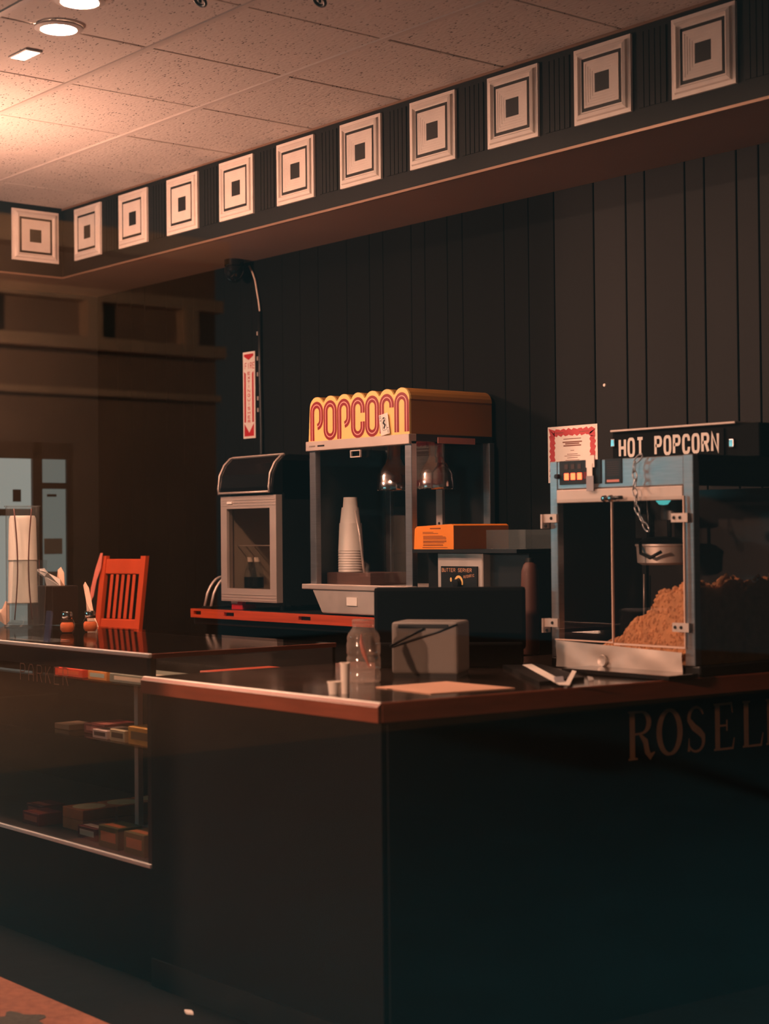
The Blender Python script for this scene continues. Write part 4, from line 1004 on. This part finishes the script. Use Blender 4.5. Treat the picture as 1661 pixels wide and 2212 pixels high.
# ------------------------------------------------------------------ hot popcorn machine
HX0, HX1, HY0, HY1 = 4.126, 4.748, -.416, .06
HX1 -= .0
t = thing('popcorn_machine', 'steel popcorn machine with glass doors and HOT POPCORN sign', 'popcorn machine', ((HX0 + HX1) / 2, -.15, KZ))
zb0, zt = KZ + .014, 1.693
pw = .034
def zf(px, py): return ony(px, py, HY0).z
zh0 = zf(1195, 1060)      # underside of header
zg0 = zf(1200, 1378)      # bottom of doors
box('base', HX0 - .004, HX1 + .02, HY0 - .0, HY1, KZ, zb0 + .02, M_blackm, t, bev=.004, seg=1)
box('post', HX0, HX0 + pw, HY0, HY0 + .03, zb0 + .02, zt, M_steel, t, bev=.002, seg=1)
box('post', HX1 - pw - .006, HX1, HY0, HY0 + .03, zb0 + .02, zt, M_steel, t, bev=.002, seg=1)
for x0 in (HX0, HX1 - .03): box('rear_post', x0, x0 + .03, HY1 - .03, HY1, zb0 + .02, zt, M_blackm, t)
hd = box('header', HX0 + pw, HX1 - pw - .006, HY0 + .002, HY0 + .024, zh0 + .004, zt - .002, M_steel, t, bev=.002, seg=1)
box('header_roof', HX0, HX1, HY0 + .024, HY1, zt - .02, zt, M_blackm, t)
box('roof_side', HX1 - .012, HX1 - .002, HY0 + .03, HY1, zh0, zt - .02, M_blackm, t)
box('lintel', HX0 + pw, HX1 - pw - .006, HY0 - .004, HY0 + .018, zh0 - .043, zh0 + .001, M_alu, t, bev=.002, seg=1)
cp = box('switch_panel', HX0 + .046, HX0 + .237, HY0 - .002, HY0 + .004, zh0 + .018, zh0 + .098, M_blackm, hd, bev=.0015, seg=1)
for i in range(3): box('lit_switch', HX0 + .072 + i * .030, HX0 + .090 + i * .030, HY0 - .0055, HY0 - .001, zh0 + .034, zh0 + .056, M_led, cp, bev=.001, seg=1)
box('unlit_switch', HX0 + .162, HX0 + .180, HY0 - .0055, HY0 - .001, zh0 + .036, zh0 + .058, mat('dim_red', rgb(110, 22, 16), .4), cp)
for i in range(3): box('switch_label', HX0 + .072 + i * .030, HX0 + .088 + i * .030, HY0 - .003, HY0 - .0019, zh0 + .070, zh0 + .086, mat('dim_print', rgb(60, 44, 42), .5), cp)
lathe('knob', [(0, -.014), (.008, -.013), (.009, 0), (0, 0)], (HX0 + .040, HY0, zh0 + .047), M_blackm, cp, axis='y', n=16)
ip = box('instruction_plate', HX0 + .252, HX0 + .327, HY0 - .001, HY0 + .004, zh0 + .016, zh0 + .097, M_blackm, hd, bev=.001, seg=1)
box('plate_tag', HX0 + .262, HX0 + .316, HY0 - .002, HY0 - .0009, zh0 + .021, zh0 + .029, mat('pink_label', rgb(196, 128, 116), .5), ip)
link('plate_print', strokes_mesh([([(0, -.007 * q), (.052, -.007 * q)], .0018, False) for q in range(7)], (HX0 + .263, HY0 - .0014, zh0 + .086), (1, 0, 0), (0, 0, 1)), mat('dim_print', rgb(60, 44, 42), .5), ip)
link('taped_note', boxes_mesh([(HX0 + .176, HX0 + .214, HY0 - .009, HY0 - .006, zh0 + .072, zh0 + .112), (HX0 + .182, HX0 + .206, HY0 - .011, HY0 - .008, zh0 + .042, zh0 + .085)]), M_paper, hd)
box('grey_tape', HX0 + .180, HX0 + .212, HY0 - .012, HY0 - .0095, zh0 - .006, zh0 + .044, mat('grey_tape', rgb(150, 146, 150), .4), hd)
# doors
mid = ony(1329, 1200, HY0).x
zl0 = zh0 - .043
g1 = box('left_door', HX0 + .03, mid - .002, HY0 - .012, HY0 - .007, zg0, zl0 + .012, M_glass, t)
g2 = box('right_door', mid + .002, HX1 - pw + .004, HY0 - .012, HY0 - .007, zg0 - .004, zl0 + .012, M_glass, t)
M_edge = mat('glass_edge', rgb(214, 184, 166), .25)
box('door_edge', mid - .005, mid - .0015, HY0 - .014, HY0 - .006, zg0, zl0, M_edge, g1)
box('door_edge', HX0 + .03, mid - .002, HY0 - .014, HY0 - .006, zg0 - .005, zg0 - .001, M_edge, g1)
box('door_edge', mid + .002, HX1 - pw + .004, HY0 - .014, HY0 - .006, zg0 - .010, zg0 - .004, M_edge, g2)
box('door_edge', HX1 - pw + .003, HX1 - pw + .007, HY0 - .014, HY0 - .006, zg0 - .010, zl0 + .012, M_edge, g2)
for z, left in ((zf(1185, 1120), 1), (zf(1185, 1344), 1), (zf(1480, 1118), 0), (zf(1480, 1355), 0)):
    x0 = HX0 - .016 if left else HX1 - .072
    h = link('latch', boxes_mesh([(x0, x0 + .066, HY0 - .022, HY0 - .012, z - .014, z + .014)] + ([(x0 - .001, x0 + .006, HY0 - .03, HY0 + .006, z - .034, z + .014)] if left else [])), M_alu, t)
    for dx in ((.042, .016) if left else (.012, .036)):
        lathe('latch_screw', [(0, -.004), (.005, -.003), (.006, 0)], (x0 + dx, HY0 - .022, z + (0 if dx > .02 or not left else -.026)), M_dark, h, axis='y', n=10)
# door knobs at the meeting stile
for s in (-1, 1): lathe('door_knob', [(0, -.03), (.010, -.028), (.012, -.02), (.006, -.012), (.006, 0)], (mid + s * .014, HY0 - .012, zl0 + .010), M_chrome, t, axis='y', n=16)
tube('knob_key', [(mid + .02, HY0 - .035, zl0 + .012), (mid + .06, HY0 - .03, zl0 + .012)], .006, M_blackm, t)
box('side_glass', HX1 - .008, HX1 - .004, HY0 + .03, HY1 - .03, zb0 + .02, zh0, M_glass, t)
box('back_panel', HX0 + .03, HX1 - .03, HY1 - .014, HY1 - .006, zb0 + .02, zh0, mat('inner_dark', rgb(46, 42, 40), .35, .3), t)
box('left_panel', HX0 + .006, HX0 + .012, HY0 + .03, HY1 - .03, zb0 + .02, zh0, MATS['inner_dark'], t)
for px, py in ((1269, 1141), (1269, 1221)):
    q = ony(px, py, HY1 - .016); lathe('rivet', [(0, -.004), (.007, -.003), (.008, 0)], (q.x, HY1 - .0145, q.z), M_alu, t, axis='y', n=10)
tube('inner_rod', [ony(1391, 1240, HY1 - .05), ony(1391, 1330, HY1 - .05)], .003, M_alu, t)
# dented front tray: a gridded sheet
NX, NZ = 26, 8; x0, x1 = HX0 + .036, HX1 - .038; zt_l, zt_r, zbm = zg0 - .006, zg0 - .022, KZ + .004
V, Fc = [], []
for i in range(NX + 1):
    for j in range(NZ + 1):
        u_, v_ = i / NX, j / NZ
        z = zbm + (zt_l + (zt_r - zt_l) * u_ - zbm) * v_
        d = .012 * math.exp(-((u_ - .42) / .08) ** 2 - ((v_ - .45) / .35) ** 2) - .006 * math.exp(-((u_ - .8) / .2) ** 2 - ((v_ - .6) / .4) ** 2) + .002 * math.sin(u_ * 19 + v_ * 5)
        V.append((x0 + (x1 - x0) * u_, HY0 - .016 + d, z))
for i in range(NX):
    for j in range(NZ): a = i * (NZ + 1) + j; Fc.append((a, a + NZ + 1, a + NZ + 2, a + 1))
me = pyd(V, Fc); tr_ = link('crumb_tray', me, M_steel2, t, smooth=True)
lathe('tray_dent', [(.020, -.002), (.018, -.006), (.010, -.003), (0, -.001)], (HX0 + .25, HY0 - .018, zbm + .03), M_steel2, tr_, axis='y', n=16)
box('drip_shelf', HX0 + .20, HX1 + .03, HY0 - .16, HY0 - .02, KZ + .002, KZ + .016, mat('tray_gloss', rgb(30, 28, 28), .12, coat=.3), t, bev=.004)
# cord and kettle inside
w_ = [ony(x, y, -.12) for x, y in ((1290, 1085), (1287, 1110), (1284, 1150), (1287, 1185), (1300, 1210), (1318, 1225))]
tube('flex_cord', w_, .006, mat('flex_metal', rgb(110, 96, 86), .35, .8), t)
kc = ony(1432, 1220, -.17); kx, ky, kz = kc.x, -.17, kc.z
ke = thing('kettle', 'steel popping kettle hanging inside the popcorn machine', 'kettle', (kx, ky, kz))
lathe('bowl', [(0, 0), (.07, 0), (.085, .008), (.088, .06), (.092, .064), (.092, .07), (.084, .07), (.082, .012), (0, .006)], (kx, ky, kz), M_steel2, ke, n=36)
lathe('lid', [(.092, .071), (.06, .09), (.02, .095), (0, .095)], (kx, ky, kz), M_blackm, ke, n=36)
tube('hanger', [(kx - .06, ky, kz + .09), (kx - .062, ky, zh0 - .03)], .006, M_blackm, ke)
tube('hanger', [(kx + .03, ky, kz + .09), (kx + .03, ky, kz + .20), (kx + .03, ky, zh0 - .03)], .008, M_blackm, ke)
tube('tilt_handle', [(kx - .02, ky - .09, kz + .075), (kx + .0, ky - .11, kz + .04), (kx + .04, ky - .11, kz + .025), (kx + .08, ky - .10, kz + .045)], .006, M_dark, ke)
lathe('motor', [(0, 0), (.05, 0), (.05, .08), (.03, .09), (0, .09)], (kx + .02, ky + .04, kz + .15), MATS['inner_dark'], ke, n=20)
box('junction', kx - .12, kx - .07, ky, ky + .04, kz + .09, kz + .17, M_dark, ke)
# small bowl under the header, its glow stands for a teal reflection
lp = ony(1428, 1068, HY0 + .05)
t2 = thing('teal_bowl', 'small bowl under the machine header glowing teal in place of a reflection', 'lamp', (lp.x, HY0 + .06, lp.z))
lathe('reflection_bowl', [(0, -.026), (.014, -.024), (.024, -.012), (.026, 0), (0, 0)], (lp.x, HY0 + .06, zl0 + .012), emis('teal_reflection', (.12, .62, .58), .8), t2, n=24)
# popcorn heap
def heap_h(x, y):
    u_ = (x - (HX0 + .24)) / (HX1 - .03 - HX0 - .24)
    u_ = max(0, min(1, u_))
    return .03 + .25 * (u_ ** .85) * (1 - .10 * max(0, u_ - .8) / .2) + .012 * math.sin(x * 55 + y * 31) + .010 * math.sin(x * 23 - y * 47 + 2)
hx0, hx1, hy0, hy1 = HX0 + .22, HX1 - .012, HY0 + .006, HY1 - .02
V, Fc = [], []; NX, NY = 36, 24
for i in range(NX + 1):
    for j in range(NY + 1):
        x_ = hx0 + (hx1 - hx0) * i / NX; y_ = hy0 + .004 + (hy1 - hy0 - .004) * j / NY
        V.append((x_, y_, zb0 + .02 + heap_h(x_, y_) - .008))
nb = len(V)
for i in range(NX):
    for j in range(NY): a = i * (NY + 1) + j; Fc.append((a, a + NY + 1, a + NY + 2, a + 1))
def skirt(idx):
    global V
    b = len(V)
    for k_ in idx: V.append((V[k_][0], V[k_][1], zb0 + .0205))
    for q in range(len(idx) - 1): Fc.append((idx[q], idx[q + 1], b + q + 1, b + q))
skirt([i * (NY + 1) for i in range(NX + 1)]); skirt([NX * (NY + 1) + j for j in range(NY + 1)]); skirt([j for j in range(NY + 1)])
bmk = bmesh.new(); bmesh.ops.create_icosphere(bmk, subdivisions=1, radius=1); kv = [v.co.copy() for v in bmk.verts]; kf = [tuple(v.index for v in f.verts) for f in bmk.faces]; bmk.free()
rnd = random.Random(3)
def kern(x_, y_, z_):
    b = len(V); r = rnd.uniform(.006, .010); ph = rnd.uniform(0, 6)
    for v in kv:
        s = r * (1 + .35 * math.sin(3.1 * v.x * 2 + ph) * math.cos(2.7 * v.y * 2 + ph * 2))
        V.append((x_ + v.x * s, y_ + v.y * s, z_ + v.z * s))
    for f in kf: Fc.append(tuple(q + b for q in f))
for _ in range(1500):
    x_ = rnd.uniform(hx0 + .01, hx1 - .012); y_ = rnd.uniform(hy0 + .012, hy1 - .01); kern(x_, y_, zb0 + .02 + heap_h(x_, y_) + rnd.uniform(-.008, .004))
for _ in range(1300):
    x_ = rnd.uniform(hx0 + .01, hx1 - .012); kern(x_, hy0 + .008 + rnd.uniform(0, .004), zb0 + .02 + heap_h(x_, hy0) * rnd.uniform(.05, 1))
for _ in range(700):
    y_ = rnd.uniform(hy0 + .012, hy1 - .01); kern(hx1 - .012, y_, zb0 + .02 + heap_h(hx1, y_) * rnd.uniform(.05, 1))
me = D.meshes.new('popcorn'); me.from_pydata(V, [], Fc); me.update()
o = link('popcorn', me, mat('popcorn_butter', rgb(186, 128, 84), .85, noise=(30, .4)), None, smooth=False)
tag(o, 'heap of buttery popcorn inside the steel machine', 'popcorn'); o['kind'] = 'stuff'
# sign box on the roof
sy = -.10
sz0, sz1 = zt + .0, ony(1460, 922, sy).z - .0
sa, sb = ony(1322, 930, sy).x, ony(1640, 915, sy).x
sg = box('sign_box', sa, sb, sy, sy + .14, zt, sz1 - .004, M_reg, t, bev=.003, seg=1)
box('sign_cap', sa, ony(1592, 915, sy).x, sy - .012, sy + .10, sz1 - .004, sz1 + .004, M_alu, sg, bev=.002, seg=1)
fa, fb = ony(1336, 960, sy).x, ony(1566, 960, sy).x
box('sign_face', fa, fb, sy - .006, sy, zt + .008, sz1 - .016, M_reg, sg)
ltx = text_strokes('HOT POPCORN', (sz1 - zt) * .50, (fb - fa) / 11 * .56, (fb - fa) / 11 * .40, .0105)
link('sign_letters', strokes_mesh(ltx, (fa + .012, sy - .0068, zt + (sz1 - zt) * .22), (1, 0, 0), (0, 0, 1)), mat('sign_silver', rgb(214, 206, 196), .4), sg)
for px in (1326, 1582):
    q = ony(px, 957, sy); box('chrome_stud', q.x - .010, q.x + .010, sy - .008, sy, q.z - .014, q.z + .014, M_chrome, sg, bev=.003)
# chain hanging from the roof
ch = thing('chain', 'metal chain hanging over the front of the popcorn machine', 'chain', tuple(ony(1371, 1130, HY0 - .03)))
cps = [ony(x, y, HY0 - .026) for x, y in ((1386, 983), (1371, 998), (1369, 1018), (1373, 1036), (1369, 1055), (1374, 1072), (1373, 1092), (1380, 1110), (1390, 1130), (1400, 1146))]
for i in range(len(cps) - 1):
    a, b = cps[i], cps[i + 1]; d = (b - a); L2 = d.length * .62; d.normalize(); m_ = (a + b) / 2
    sd = Vector((1, 0, 0)) if i % 2 == 0 else Vector((.35, -1, 0)).normalized()
    sd = (sd - d * sd.dot(d)).normalized()
    tube('chain_link', [m_ + d * (L2 * math.cos(q)) + sd * (.0085 * math.sin(q)) for q in [2 * math.pi * j / 14 for j in range(14)]], .0024, M_steel, ch, n=6, closed=True)
# chrome lever far right
q = ony(1612, 1127, .2); q2 = ony(1655, 1124, .2)
o = thing('wall_lever', 'small shiny lever handle at the right edge of the picture', 'handle', (q.x, .2, q.z - .02))
tube('lever', [(q.x, .2, q.z), (q.x + .02, .195, q.z + .001), (q2.x + .05, .2, q2.z)], [.006, .008, .005], M_chrome, o)
tube('spindle', [(q2.x + .045, .2, q2.z), (q2.x + .045, .495, q2.z)], .008, M_chrome, o)
